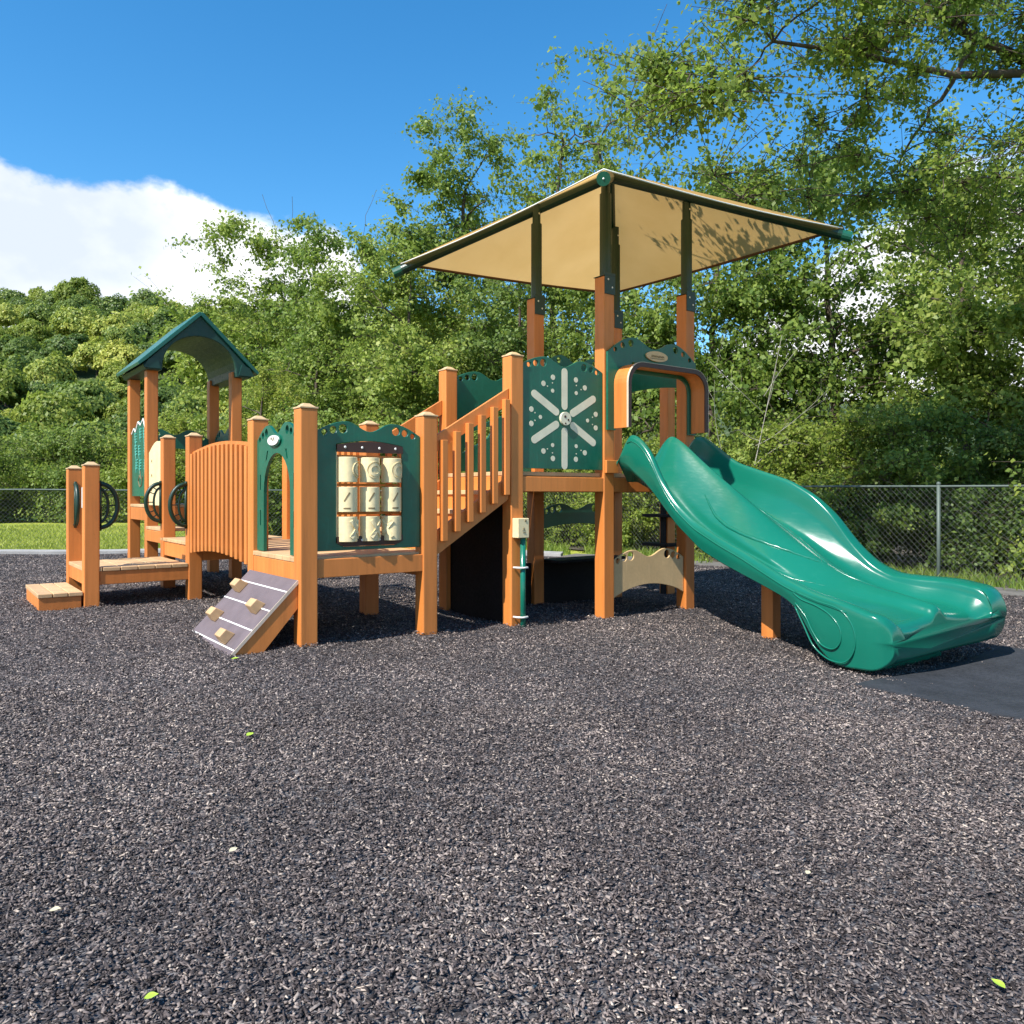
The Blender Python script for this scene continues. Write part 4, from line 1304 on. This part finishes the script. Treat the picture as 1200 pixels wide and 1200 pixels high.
def plant(seed, name, blobs, trunk, r_trunk, n_main, n_cl, tips, per_tip, leaf, cr, leafmat, barkmat, mains=None, twig=.006, wob=.25, fill=.45):
    """tree as (trunk mesh with limbs and twigs, crown mesh of leaves). blobs: (centre, radii, weight)"""
    rg = np.random.RandomState(seed)
    B = Branches(); trunk = [np.array(p, float) for p in trunk]
    tp_ = []
    for a, b in zip(trunk[:-1], trunk[1:]):
        for i in range(5):
            tp_.append(a + (b - a) * i / 5 + rg.normal(0, .03, 3) * np.array([1, 1, 0]))
    tp_.append(trunk[-1]); tp_ = np.array(tp_)
    B.add(tp_, r_trunk, r_trunk * .28, 9)
    wts = np.array([b[2] for b in blobs], float); wts /= wts.sum()

    def sample():
        b = blobs[rg.choice(len(blobs), p=wts)]
        q = rg.normal(size=3); q /= np.linalg.norm(q)
        return np.array(b[0], float) + q * np.array(b[1], float) * rg.rand() ** fill

    skel = [tp_[len(tp_) // 3:]]
    skr = [np.linspace(r_trunk * .7, r_trunk * .28, len(skel[0]))]

    def attach(c, rmax, n, add):
        pts = np.vstack(skel); rr = np.concatenate(skr)
        dv = pts - c; dist = np.linalg.norm(dv, axis=1)
        cost = dist + np.where(pts[:, 2] > c[2] - .15 * dist, 1.2 * (pts[:, 2] - c[2] + .15 * dist), 0)
        k = int(np.argmin(cost)); p = pts[k]; L = np.linalg.norm(c - p)
        mid = (p + c) / 2 + np.array([0, 0, .18 * L]) + rg.normal(0, wob * .3, 3) * L * .5
        path = bez(p, mid, c, n); r0 = min(rmax, rr[k] * .75)
        path[1:-1] += rg.normal(0, .025 * L, (n - 2, 3))
        B.add(path, r0, max(twig, r0 * .3), 6)
        if add:
            skel.append(path[1:]); skr.append(np.linspace(r0, max(twig, r0 * .3), n)[1:])
    if mains:
        for path, r0, r1 in mains:
            path = np.array(path, float); B.add(path, r0, r1, 8); skel.append(path); skr.append(np.linspace(r0, r1, len(path)))
    for i in range(n_main):
        attach(sample(), r_trunk * .45, 8, True)
    LP = []; LN = []
    for i in range(n_cl):
        c = sample(); attach(c, r_trunk * .2, 6, True)
        sc_ = cr * (.6 + .8 * rg.rand())
        for t in range(tips):
            e = c + rg.normal(0, 1, 3) * sc_ * np.array([1, 1, .65])
            B.add(bez(c, (c + e) / 2 + np.array([0, 0, .1 * sc_]), e, 4), twig, twig * .4, 3)
            f = .15 + .9 * rg.rand(per_tip)
            LP.append(c + (e - c) * f[:, None] + rg.normal(0, .10 * sc_ + leaf * .35, (per_tip, 3)))
            LN.append((LP[-1] - c) / sc_ + np.array([0, 0, .55]) + rg.normal(0, .45, (per_tip, 3)))
    LP = np.vstack(LP)
    LV, LF = leaf_quads(LP, leaf, rng=rg, N=np.vstack(LN))
    return B.mesh(name + '_trunk', barkmat), np_mesh(name + '_crown', LV, LF, leafmat)


def place_tree(name, meshes, x, y, s, rz, label, cat='tree', group=None, sz=None, parts=('trunk', 'crown'), z=None, crown_mat=None):
    t = empty(name, (x, y, float(gz(x, y)) - .1 if z is None else z), rz); t.scale = (s, s, sz or s)
    tag(t, label, cat, group)
    a = link(parts[0], meshes[0], t); b = link(parts[1], meshes[1], t)
    if crown_mat:
        b.material_slots[0].link = 'OBJECT'; b.material_slots[0].material = crown_mat
    return t


TALL = plant(21, 'tall', [((-.2, 0, 10.6), (2.2, 1.9, 2.6), 1.3), ((-1.5, .4, 8.0), (1.7, 1.8, 2.0), 1.0), ((1.2, -.4, 7.2), (2.0, 1.8, 2.2), 1.0), ((0, 0, 3.8), (2.2, 2.0, 2.0), .8)],
             [(0, 0, 0), (.1, .05, 4), (-.05, .1, 8), (0, 0, 10.8)], 0.17, 12, 102, 11, 26, .115, .48, M['leaf'], M['bark'])
AIRY = plant(35, 'airy', [((.6, 0, 10.8), (2.3, 2.0, 2.8), .9), ((1.6, 0, 7.6), (1.7, 1.7, 2.0), .9), ((-1.6, .5, 8.2), (1.8, 1.8, 2.2), .9), ((0, 0, 4), (1.8, 1.8, 2.2), .7)],
             [(0, 0, 0), (.2, .1, 5), (0, -.1, 8), (.5, 0, 11.2)], .15, 16, 82, 9, 13, .14, .42, M['leaf'], M['bark'])
DENSE = plant(48, 'dense', [((0, 0, 5.6), (2.1, 2.1, 2.2), 1.2), ((-1.3, .2, 4.0), (1.7, 1.7, 1.9), 1), ((1.4, -.2, 3.8), (1.7, 1.7, 1.9), 1), ((0, -.3, 2.0), (2.4, 2.2, 1.6), 1.0), ((.4, 0, 7.5), (1.0, 1.0, 1.2), .3)],
              [(0, 0, 0), (-.1, 0, 3), (.1, 0, 6.6)], .14, 14, 105, 11, 30, .108, .48, M['leaf'], M['bark'])
SHRUB = plant(57, 'shrub', [((0, 0, 1.5), (1.5, 1.5, 1.3), 1.2), ((-.9, .2, .9), (1.1, 1.1, .9), 1), ((.9, -.1, 1.0), (1.1, 1.1, .9), 1), ((.2, 0, 2.6), (.7, .7, .8), .4)],
              [(0, 0, 0), (0, 0, 1.2), (.1, 0, 2.4)], .05, 9, 80, 10, 34, .072, .32, M['leaf'], M['bark'])
SPIKY = plant(63, 'spiky', [((0, 0, 5.0), (2.2, 2.1, 2.4), 1.3), ((-1.0, 0, 8.0), (.8, .8, 2.2), .4), ((.4, .2, 8.8), (.7, .7, 2.2), .4), ((1.6, 0, 7.2), (.7, .7, 1.8), .35), ((0, 0, 2.2), (2.4, 2.2, 1.8), .9), ((-2.0, 0, 6.4), (.7, .7, 1.6), .3)],
              [(0, 0, 0), (.1, 0, 3), (0, 0, 5.9)], .15, 15, 92, 11, 27, .115, .46, M['leaf'], M['bark'])

LD, LY, LG = M['leaf_dark'], M['leaf_yellow'], None
TREES = [
    # mesh, px-free position x, y, scale, z-scale, rotation, crown, name, label
    (SPIKY, -9.6, 30, 1.18, 1.20, .3, LG, 'broadleaf_tree', 'bushy green tree with spiky top shoots just right of the gabled roof'),
    (SPIKY, -7.3, 28, 1.08, 1.10, 2.2, LG, 'broadleaf_tree', 'green tree with upright shoots standing before the white cloud end'),
    (SPIKY, -4.6, 26, 1.04, 1.04, 4.0, LG, 'broadleaf_tree', 'full green tree with a pointed tip left of the canopy corner'),
    (TALL, -1.5, 25.5, 1.06, 1.02, 1.0, LG, 'tall_tree', 'tall leafy tree rising behind the left half of the tan canopy'),
    (AIRY, 1.3, 27, 1.08, 1.20, .5, LG, 'tall_tree', 'tall airy tree whose thin top shows sky behind the canopy peak'),
    (AIRY, 3.2, 25, 1.0, 1.1, 3.3, LG, 'tall_tree', 'tall sparse tree behind the right slope of the canopy'),
    (DENSE, -2.9, 22.5, 1.0, 1.0, 1.9, LG, 'broadleaf_tree', 'dense round tree behind the stair posts'),
    (DENSE, .2, 23, .98, 1.02, 5.0, LD, 'broadleaf_tree', 'dense dark tree directly behind the spoke panel'),
    (DENSE, 2.6, 21.5, .92, .98, 2.6, LG, 'broadleaf_tree', 'dense green tree behind the slide header panel'),
    (DENSE, 5.0, 19.5, 1.02, 1.18, .2, LG, 'broadleaf_tree', 'bushy green tree behind the top of the slide'),
    (DENSE, 7.3, 18.3, 1.05, 1.12, 3.6, LG, 'broadleaf_tree', 'yellowish leafy tree above the middle of the right fence'),
    (DENSE, 9.2, 16.2, .95, .98, 1.3, LG, 'broadleaf_tree', 'broad leafy tree above the right fence post'),
    (DENSE, 11.6, 15.0, 1.0, 1.05, 4.4, LG, 'broadleaf_tree', 'broad green tree at the right edge behind the fence'),
    (AIRY, 11.2, 19.5, .8, .8, 2.0, LG, 'tall_tree', 'thin open tree with cloud showing through at the right edge'),
    (DENSE, -6.2, 25, .9, .82, .8, LG, 'broadleaf_tree', 'rounded green tree behind the tile panel'),
    (DENSE, -7.15, 22.5, .62, .60, .4, LY, 'bush', 'bright yellow-green bush beside the gabled tower roof post'),
]
for (ms_, x, y, s, szz, rz, cm, nm, lb) in TREES:
    place_tree(nm, ms_, x, y, s, rz, lb, 'tree' if 'tree' in nm else 'bush', sz=szz, crown_mat=cm)
# low bushes along the fences
rb_ = np.random.RandomState(8)
bush = []
for i in range(13):
    f = i / 12.0; x = -.5 + 11.2 * f; y = 20.3 - 10.6 * f
    bush.append((x + rb_.normal(0, .25), y + rb_.normal(0, .3), .85 + .35 * rb_.rand(), (None, LD, LY)[rb_.choice(3, p=[.6, .1, .3])], 'leafy bush growing against the outside of the right fence', 'bushes along the right fence'))
for i in range(7):
    x = -5.6 + i * .95
    bush.append((x, 20.6 + rb_.normal(0, .3), .95 + .3 * rb_.rand(), (None, LD)[i % 2], 'leafy bush beyond the lawn fence behind the bridge', 'bushes behind the bridge'))
for i in range(15):
    x = -28 + i * 1.5
    bush.append((x, 34 + rb_.normal(0, .9), 1.05 + .6 * rb_.rand(), (None, LD, LY)[rb_.choice(3, p=[.4, .2, .4])], 'green bush in the row along the far side of the lawn', 'bushes along the far side of the lawn'))
for (x, y, s, cm, lb, gr) in bush:
    place_tree('bush', SHRUB, x, y, s, rb_.rand() * 6.28, lb, 'bush', gr, parts=('stem', 'crown'), crown_mat=cm)

# tall tree whose boughs hang in from the right
NEAR = plant(72, 'near', [((6.4, 10.8, 8.2), (1.9, 1.6, 1.7), 1.2), ((4.3, 9.8, 7.2), (1.5, 1.3, 1.2), .95), ((8.2, 11.0, 6.2), (1.7, 1.6, 1.6), 1.0), ((3.0, 9.0, 6.5), (.95, .9, 1.0), .50), ((5.6, 10.6, 5.5), (1.5, 1.2, 1.0), .65),
                          ((2.4, 8.4, 7.6), (.8, .8, 1.2), .35), ((2.1, 9.2, 5.7), (.8, .7, .7), .28), ((2.9, 9.6, 5.0), (.7, .6, .5), .18), ((4.2, 10.4, 5.6), (1.0, .9, .8), .3), ((7.2, 11.2, 4.6), (1.4, 1.2, .8), .5), ((1.65, 8.4, 5.75), (.3, .3, .3), .09), ((1.86, 7.80, 5.0), (.22, .22, .16), .05), ((5, 9, 9.6), (3, 2, 1.0), .7)],
             [(11.2, 12.0, -.2), (11.0, 11.9, 3), (10.6, 11.8, 7), (10.0, 11.5, 12)], .30, 16, 165, 12, 31, .066, .43, M['leaf_near'], M['bark'], twig=.008,
             mains=[([(10.9, 11.8, 4.2), (9.2, 11.3, 5.9), (7.4, 10.9, 6.9), (6.0, 10.6, 7.3), (5.4, 10.4, 8.6)], .12, .04),
                    ([(7.4, 10.9, 6.9), (5.8, 10.4, 6.6), (4.2, 9.7, 6.5), (3.0, 9.1, 6.3)], .06, .018),
                    ([(10.7, 11.8, 6.0), (8.6, 11.2, 7.6), (6.4, 10.4, 8.8), (4.4, 9.5, 9.0), (2.9, 8.7, 8.2)], .11, .02)])
nt_ = empty('overhanging_tree', (0, 0, 0)); tag(nt_, 'large near tree at the right whose leafy boughs overhang the slide', 'tree')
link('trunk', NEAR[0], nt_); link('crown', NEAR[1], nt_)

# pale bare sapling behind the slide
B = Branches(); rg = np.random.RandomState(4)
for (a, b, r) in (((4.05, 14.6, -.2), (4.9, 14.4, 4.0), .022), ((4.25, 14.6, 1.2), (3.7, 14.5, 3.2), .012), ((4.45, 14.5, 2.0), (5.7, 14.3, 3.0), .012), ((4.6, 14.5, 2.6), (3.6, 14.6, 3.6), .010), ((4.3, 14.5, 1.5), (5.4, 14.4, 2.0), .010), ((4.6, 14.5, 2.9), (5.5, 14.4, 4.1), .009)):
    a = np.array(a); b = np.array(b); p = bez(a, (a + b) / 2 + rg.normal(0, .22, 3), b, 8); r *= .6; B.add(p, r, r * .35, 5)
    for k in range(4):
        s_ = p[3 + k]; e = s_ + rg.normal(0, .3, 3) + np.array([0, 0, .25]); B.add(bez(s_, (s_ + e) / 2 + rg.normal(0, .06, 3), e, 4), r * .4, r * .15, 4)
tag(link('bare_sapling', B.mesh('bare_sapling', M['palebark'])), 'pale leafless sapling behind the fence above the slide', 'sapling')

# hillside
HX = np.linspace(-330, 330, 67); HY = np.linspace(60, 340, 58)


def hill(x, y):
    t = np.clip((y - 66) / 145.0, 0, 1); s = t * t * (3 - 2 * t)
    lat = np.interp(x, [-330, -60, 60, 330], [1.0, 1.0, .66, .55])
    return -1.2 + 43 * s * lat + 2.2 * np.sin(x * .05 + 1) * np.sin(y * .04) * t


V = [(x, y, float(hill(x, y))) for x in HX for y in HY]; n2 = len(HY)
F = [(i * n2 + k, (i + 1) * n2 + k, (i + 1) * n2 + k + 1, i * n2 + k + 1) for i in range(len(HX) - 1) for k in range(n2 - 1)]
M['hillground'] = solid('hill_ground', (.055, .085, .022), .95, .3, .2)
tag(mesh_obj('hill', V, F, M['hillground'], smooth=True), kind='structure')


def hill_crown(seed):
    rg = np.random.RandomState(seed); P = []; PN = []
    for i in range(34):
        q = rg.normal(size=3); q /= np.linalg.norm(q); q[2] = abs(q[2]) * 1.1 - .25
        c = q * np.array([2.7, 2.7, 2.6]) * (.55 + .45 * rg.rand()) + np.array([0, 0, 4.0])
        rr = .75 + .5 * rg.rand()
        d = rg.normal(size=(210, 3)); d /= np.linalg.norm(d, axis=1)[:, None]; d[:, 2] = np.abs(d[:, 2]) - .25
        PN.append(d)
        P.append(c + d * rr * (.75 + .3 * rg.rand(210))[:, None])
    P = np.vstack(P)
    LV, LF = leaf_quads(P, .34, rng=rg, N=(P - np.array([0, 0, 3.2])) / 3.0 + np.vstack(PN) * .9)
    B = Branches(); B.add([(0, 0, -1), (.1, 0, 2), (0, 0, 4.5)], .2, .08, 6)
    n = B.n
    V = np.vstack([LV, np.vstack(B.V)]); F = np.vstack([LF, np.vstack(B.F) + len(LV)])
    me = np_mesh('hill_tree', V, F, M['leaf_hill'])
    me.materials.append(M['bark'])
    mi = np.zeros(len(F), np.int32); mi[len(LF):] = 1
    me.polygons.foreach_set('material_index', mi)
    return me


HC = [hill_crown(s) for s in (1, 2, 3, 4)]
rg = np.random.RandomState(17); cnt = 0
y = 66.0
HM = {0: ('rounded mid-green tree on the wooded hillside', None), 1: ('dark green tree on the wooded hillside', LD), 2: ('pale yellow-green tree on the wooded hillside', LY)}
while y < 225 and cnt < 298:
    st_ = 3.5 + y * .0245
    x = -.90 * y - 5
    while x < -.02 * y + 2:
        xx = x + rg.normal(0, st_ * .25); yy = y + rg.normal(0, st_ * .25)
        k = rg.choice(3, p=[.5, .24, .26])
        o = link('hillside_tree', HC[rg.randint(4)], None, (xx, yy, float(hill(xx, yy)) - 2.0))
        s = (.86 + .42 * rg.rand()) * (.87 + y * .0026); o.scale = (s, s, s * (.85 + .45 * rg.rand())); o.rotation_euler = (0, 0, rg.rand() * 6.28)
        if HM[k][1] is not None:
            o.material_slots[0].link = 'OBJECT'; o.material_slots[0].material = HM[k][1]
        tag(o, HM[k][0], 'tree', ('mid-green trees on the hillside', 'dark trees on the hillside', 'yellow-green trees on the hillside')[k])
        cnt += 1; x += st_
    y += st_ * 1.32
print('hill trees', cnt)

# grass tufts and weeds
def blades(n, fx, size, mat, name, lab, cat):
    P = fx(n); n = len(P)
    a = rs.rand(n) * 2 * PI; h = size * (.5 + rs.rand(n)); w = .006 + .006 * rs.rand(n)
    lean = rs.normal(0, .35, (n, 2)) * h[:, None]
    s = np.stack([np.cos(a) * w, np.sin(a) * w, np.zeros(n)], -1)
    top = P + np.concatenate([lean, h[:, None]], 1); mid = P + np.concatenate([lean * .3, h[:, None] * .55], 1)
    V = np.stack([P - s, P + s, mid + s * .8, mid - s * .8, top], 1).reshape(-1, 3)
    b = (np.arange(n) * 5)[:, None]
    F = np.concatenate([b + np.array([[0, 1, 2, 3]]), b + np.array([[3, 2, 4, 4]])], 0)
    F1 = (b + np.array([[0, 1, 2, 3]]))
    F2 = (b + np.array([[3, 2, 4]]))
    me = bpy.data.meshes.new(name)
    me.vertices.add(len(V)); me.vertices.foreach_set('co', V.astype(np.float32).ravel())
    lv = np.concatenate([F1, F2], 1).ravel().astype(np.int32)
    me.loops.add(len(lv)); me.loops.foreach_set('vertex_index', lv)
    st = np.stack([np.arange(n) * 7, np.arange(n) * 7 + 4], 1).ravel().astype(np.int32)
    me.polygons.add(2 * n); me.polygons.foreach_set('loop_start', st); me.polygons.foreach_set('loop_total', np.tile([4, 3], n).astype(np.int32))
    me.update(calc_edges=True); me.materials.append(mat)
    tag(link(name, me), lab, cat, kind='stuff')


def lawn_pts(n):
    y = 15.4 + 14 * rs.rand(n) ** 1.6; x = -.72 * y - 1 + rs.rand(n) * (.72 * y + 1 + .5)
    ok = (y > curb_y(x) + .55); x = x[ok]; y = y[ok]
    return np.stack([x, y, gz(x, y) - .03], -1)


def weed_pts(n):
    f = rs.rand(n); k = np.array([(-.5, 17.0), (3.3, 14.6), (6.1, 10.8), (10.3, 6.3)]); t = f * 3; i = np.minimum(t.astype(int), 2); q = k[i] + (k[i + 1] - k[i]) * (t - i)[:, None]
    c = rs.rand(n); q = q + np.stack([.35 * rs.normal(size=n), .35 * rs.normal(size=n)], -1) + np.array([.25, .25])
    ok = np.sin(q[:, 0] * 3.1) + np.sin(q[:, 0] * 7.7 + 1) > -.9
    q = q[ok]
    return np.stack([q[:, 0], q[:, 1], gz(q[:, 0], q[:, 1]) - .05], -1)


UG = [(-.2, 18.35), (3.8, 14.5), (6.3, 10.85), (10.7, 6.1), (16, 2.5)]
V = []; F = []
for (x, y) in UG:
    for k in range(9):
        xx = x + 1.05 * k; yy = y + 1.25 * k
        V.append((xx, yy, float(gz(xx, yy)) - .012))
F = [(i * 9 + k, (i + 1) * 9 + k, (i + 1) * 9 + k + 1, i * 9 + k + 1) for i in range(len(UG) - 1) for k in range(8)]
tag(mesh_obj('undergrowth_floor', V, F, M['soil']), kind='structure')
blades(60000, lawn_pts, .075, M['grassblade'], 'grass', 'short sunlit mown grass beyond the left fence', 'grass')
blades(9000, weed_pts, .17, M['leaf'], 'weeds', 'yellow-green weeds and long grass along the foot of the right fence', 'weeds')


# ================================================================== CHAIN-LINK FENCES
def fence(pts, label, step=2.6, wire=.0017, dia=.062, H=1.22):
    root = empty('chain_link_fence', (pts[0][0], pts[0][1], 0)); tag(root, label, 'fence')
    o0 = np.array([pts[0][0], pts[0][1], 0]); P = [np.array(p, float) for p in pts]
    VW = []; FW = []; nW = 0
    rail = []
    for a, b in zip(P[:-1], P[1:]):
        L = np.linalg.norm(b - a); d = (b - a) / L
        def at(s, h):
            q = a + d * s
            return np.array([q[0], q[1], float(gz(q[0], q[1])) + h]) - o0
        k = max(1, round(L / step))
        for i in range(k + 1):
            if i == 0 and a is not P[0]:
                continue
            s = L * i / k
            m = MB().tube([at(s, -.3), at(s, H + .03)], .026, 8); m.ball(tuple(at(s, H + .035)), .032)
            m.put('fence_post', M['steel'], root, smooth=True)
        for i in range(k * 2 + (1 if b is P[-1] else 0)):
            rail.append(tuple(at(L * i / (k * 2), H)))
        nrm = np.array([-d[1], d[0], 0]) * .001
        s = -H
        hz = H - .02
        while s < L:
            for sg in (1, -1):
                s0_, s1_ = s, s + hz; z0, z1 = (.03, .03 + hz) if sg > 0 else (.03 + hz, .03)
                c0 = max(0, s0_); c1 = min(L, s1_)
                if c1 - c0 > .01:
                    za = z0 + (z1 - z0) * (c0 - s0_) / hz; zb = z0 + (z1 - z0) * (c1 - s0_) / hz
                    p, q = at(c0, za), at(c1, zb)
                    dd = (q - p) / np.linalg.norm(q - p); e1 = np.cross(dd, [nrm[0] * 1000, nrm[1] * 1000, 0]); e1 /= np.linalg.norm(e1); e2 = np.cross(dd, e1)
                    for r_ in (p, q):
                        for t in (0, 2.094, 4.189):
                            VW.append(r_ + (e1 * math.cos(t) + e2 * math.sin(t)) * wire + nrm * sg)
                    for t in range(3):
                        FW.append((nW + t, nW + (t + 1) % 3, nW + 3 + (t + 1) % 3, nW + 3 + t))
                    nW += 6
            s += dia * 1.41
    MB().tube(rail, .016, 8).put('top_rail', M['steel'], root, smooth=True)
    link('wire_mesh', np_mesh('wire_mesh', np.array(VW), np.array(FW), M['fencewire']), root)
    return root


fence([(-16, 14.95), (-8.0, 16.7), (-.2, 18.3)], 'long chain-link fence between the mulch bed and the lawn at the left', 3.9)
fence([(.0, 18.2), (3.75, 14.35), (5.95, 11.07), (10.6, 6.0)], 'chain-link fence running behind the slide to the right edge', 2.75, H=1.34)

# fallen leaves on the mulch
def fallen(x, y, s, rz, label, mat):
    V = []; n = 7
    for i in range(n):
        t = i / (n - 1); w = math.sin(PI * min(1, t * 1.08)) ** .8 * .36
        V += [(t - .5, -w, .10 * math.sin(PI * t) + .06), (t - .5, 0, .02), (t - .5, w, .08 * math.sin(PI * t) + .05)]
    F = [(i * 3 + k, i * 3 + 3 + k, i * 3 + 4 + k, i * 3 + 1 + k) for i in range(n - 1) for k in (0, 1)]
    o = mesh_obj('fallen_leaf', [(a * s, b * s, c * s) for a, b, c in V], F, mat, smooth=True, loc=(x, y, float(gz(x, y)) + .024))
    o.rotation_euler = (.1, -.1, rz); tag(o, label, 'leaf')


M['leaf_fallen'] = solid('fallen_leaf', (.36, .52, .05), .6, .15, 12)
M['leaf_pale'] = solid('fallen_pale_leaf', (.55, .50, .33), .7, .15, 12)
fallen(-.775, 1.705, .030, .4, 'bright green fallen leaf at the bottom edge left of centre', M['leaf_fallen'])
fallen(1.13, 1.845, .034, 2.0, 'yellow-green fallen leaf in the bottom right corner', M['leaf_fallen'])
fallen(-1.165, 3.53, .042, 1.1, 'small green fallen leaf in the mulch midway up at the left', M['leaf_fallen'])
fallen(-1.18, 2.05, .030, .2, 'pale tan fallen leaf low at the left edge', M['leaf_pale'])
fallen(-1.78, 5.1, .05, .2, 'green fallen leaf at the foot of the climbing ramp', M['leaf_fallen'])
fallen(.88, 2.36, .022, .9, 'pale dry fallen leaf right of centre in the mulch', M['leaf_pale'])
fallen(-.85, 2.42, .030, .9, 'large whitish fallen leaf left of centre in the mulch', M['leaf_pale'])

# ================================================================== LIGHT, SKY, CAMERA
trav = Vector((.61, .69, -1.0)).normalized()
sd = bpy.data.lights.new('sun', 'SUN'); sd.energy = 5.0; sd.angle = R(.5); sd.color = (1.0, .955, .89)
so = bpy.data.objects.new('sun', sd); COL.objects.link(so); so.rotation_euler = trav.to_track_quat('-Z', 'Y').to_euler(); so.location = (-20, -26, 35)
elev = math.asin(-trav.z); rot = math.atan2(-trav.x, -trav.y)

wd = bpy.data.worlds.new('World'); SC.world = wd; wd.use_nodes = True
nt = wd.node_tree; nt.nodes.clear()
wo = nd(nt, 'ShaderNodeOutputWorld'); bg = nd(nt, 'ShaderNodeBackground')
sky = nd(nt, 'ShaderNodeTexSky', sky_type='NISHITA', sun_disc=False, sun_elevation=elev, sun_rotation=rot)
sky.air_density = 1.0; sky.dust_density = .25; sky.ozone_density = 2.5; sky.altitude = 200
bg.inputs[1].default_value = .08
tc = nd(nt, 'ShaderNodeTexCoord'); sx = nd(nt, 'ShaderNodeSeparateXYZ'); nt.links.new(tc.outputs['Generated'], sx.inputs[0])


def mth(op, a, b=None, c=None):
    n = nd(nt, 'ShaderNodeMath', operation=op)
    for i, v in enumerate((a, b, c)):
        if v is None: continue
        if hasattr(v, 'links'): nt.links.new(v, n.inputs[i])
        else: n.inputs[i].default_value = v
    return n.outputs[0]


az = mth('ARCTAN2', sx.outputs[0], sx.outputs[1])
hyp = mth('SQRT', mth('ADD', mth('MULTIPLY', sx.outputs[0], sx.outputs[0]), mth('MULTIPLY', sx.outputs[1], sx.outputs[1])))
el = mth('ARCTAN2', sx.outputs[2], hyp)
# cloud bank: its upper limit as a function of azimuth
tz = mth('MULTIPLY_ADD', az, 1 / (2 * PI), .5)
fc = nd(nt, 'ShaderNodeFloatCurve'); cm = fc.mapping.curves[0]
P = [(-PI, .18), (-1.6, .28), (-1.0, .40), (-.573, .345), (-.494, .322), (-.43, .335), (-.36, .345), (-.29, .338), (-.222, .32), (-.18, .25), (-.05, .10), (.2, .12), (.42, .30), (.56, .36), (.9, .30), (1.6, .2), (PI, .18)]
cm.points[0].location = (0, P[0][1]); cm.points[1].location = (1, P[-1][1])
for a, v in P[1:-1]:
    cm.points.new(a / (2 * PI) + .5, v)
for p_ in cm.points: p_.handle_type = 'VECTOR'
fc.mapping.update(); nt.links.new(tz, fc.inputs[1])
mp = nd(nt, 'ShaderNodeMapping'); mp.inputs['Scale'].default_value = (1, 1, 1.5); nt.links.new(tc.outputs['Generated'], mp.inputs[0])
n1 = nd(nt, 'ShaderNodeTexNoise'); n1.inputs['Scale'].default_value = 9; n1.inputs['Detail'].default_value = 9; n1.inputs['Roughness'].default_value = .58
nt.links.new(mp.outputs[0], n1.inputs['Vector'])
n2 = nd(nt, 'ShaderNodeTexNoise'); n2.inputs['Scale'].default_value = 4.0; n2.inputs['Detail'].default_value = 6
nt.links.new(mp.outputs[0], n2.inputs['Vector'])
n3 = nd(nt, 'ShaderNodeTexVoronoi', feature='SMOOTH_F1'); n3.inputs['Scale'].default_value = 13; n3.inputs['Smoothness'].default_value = .6
nt.links.new(mp.outputs[0], n3.inputs['Vector'])
n3o = n3.outputs[0]
edge = mth('ADD', mth('SUBTRACT', fc.outputs[0], el), mth('ADD', mth('MULTIPLY', mth('SUBTRACT', n1.outputs[0], .5), .13), mth('MULTIPLY', mth('SUBTRACT', n3.outputs[0], .5), .05)))
mr = nd(nt, 'ShaderNodeMapRange', interpolation_type='SMOOTHSTEP'); mr.inputs[1].default_value = -.004; mr.inputs[2].default_value = .022
nt.links.new(edge, mr.inputs[0])
shade = ramp(nt, [(.33, (6.4, 7.1, 8.5)), (.47, (9.0, 9.3, 9.9)), (.58, (10.8, 10.9, 11.0))]); nt.links.new(n2.outputs[0], shade.inputs[0])
hsv = nd(nt, 'ShaderNodeHueSaturation'); hsv.inputs['Saturation'].default_value = 1.34; hsv.inputs['Hue'].default_value = .494; hsv.inputs['Value'].default_value = 1.85
nt.links.new(sky.outputs[0], hsv.inputs['Color'])
col = mixc(nt, mr.outputs[0], hsv.outputs[0], shade.outputs[0])
nt.links.new(col, bg.inputs[0]); nt.links.new(bg.outputs[0], wo.inputs[0])

cd = bpy.data.cameras.new('camera'); co = bpy.data.objects.new('camera', cd); COL.objects.link(co)
co.location = (0, 0, 1.1); co.rotation_euler = (R(90), 0, 0)
cd.sensor_width = 36; cd.sensor_fit = 'HORIZONTAL'; cd.lens = 36 * 930 / 1200; cd.shift_y = -20 / 1200
cd.clip_start = .05; cd.clip_end = 4000
SC.camera = co
SC.render.resolution_x = 1024; SC.render.resolution_y = 1024
SC.view_settings.view_transform = 'Standard'; SC.view_settings.look = 'None'; SC.view_settings.exposure = .68; SC.view_settings.gamma = 1
SC.render.engine = 'CYCLES'
cy = SC.cycles
cy.max_bounces = 8; cy.diffuse_bounces = 4; cy.glossy_bounces = 3; cy.transmission_bounces = 6; cy.transparent_max_bounces = 4
cy.use_denoising = True
try:
    cy.denoiser = 'OPENIMAGEDENOISE'; cy.denoising_input_passes = 'RGB_ALBEDO_NORMAL'
except Exception:
    pass
cy.sample_clamp_indirect = 8
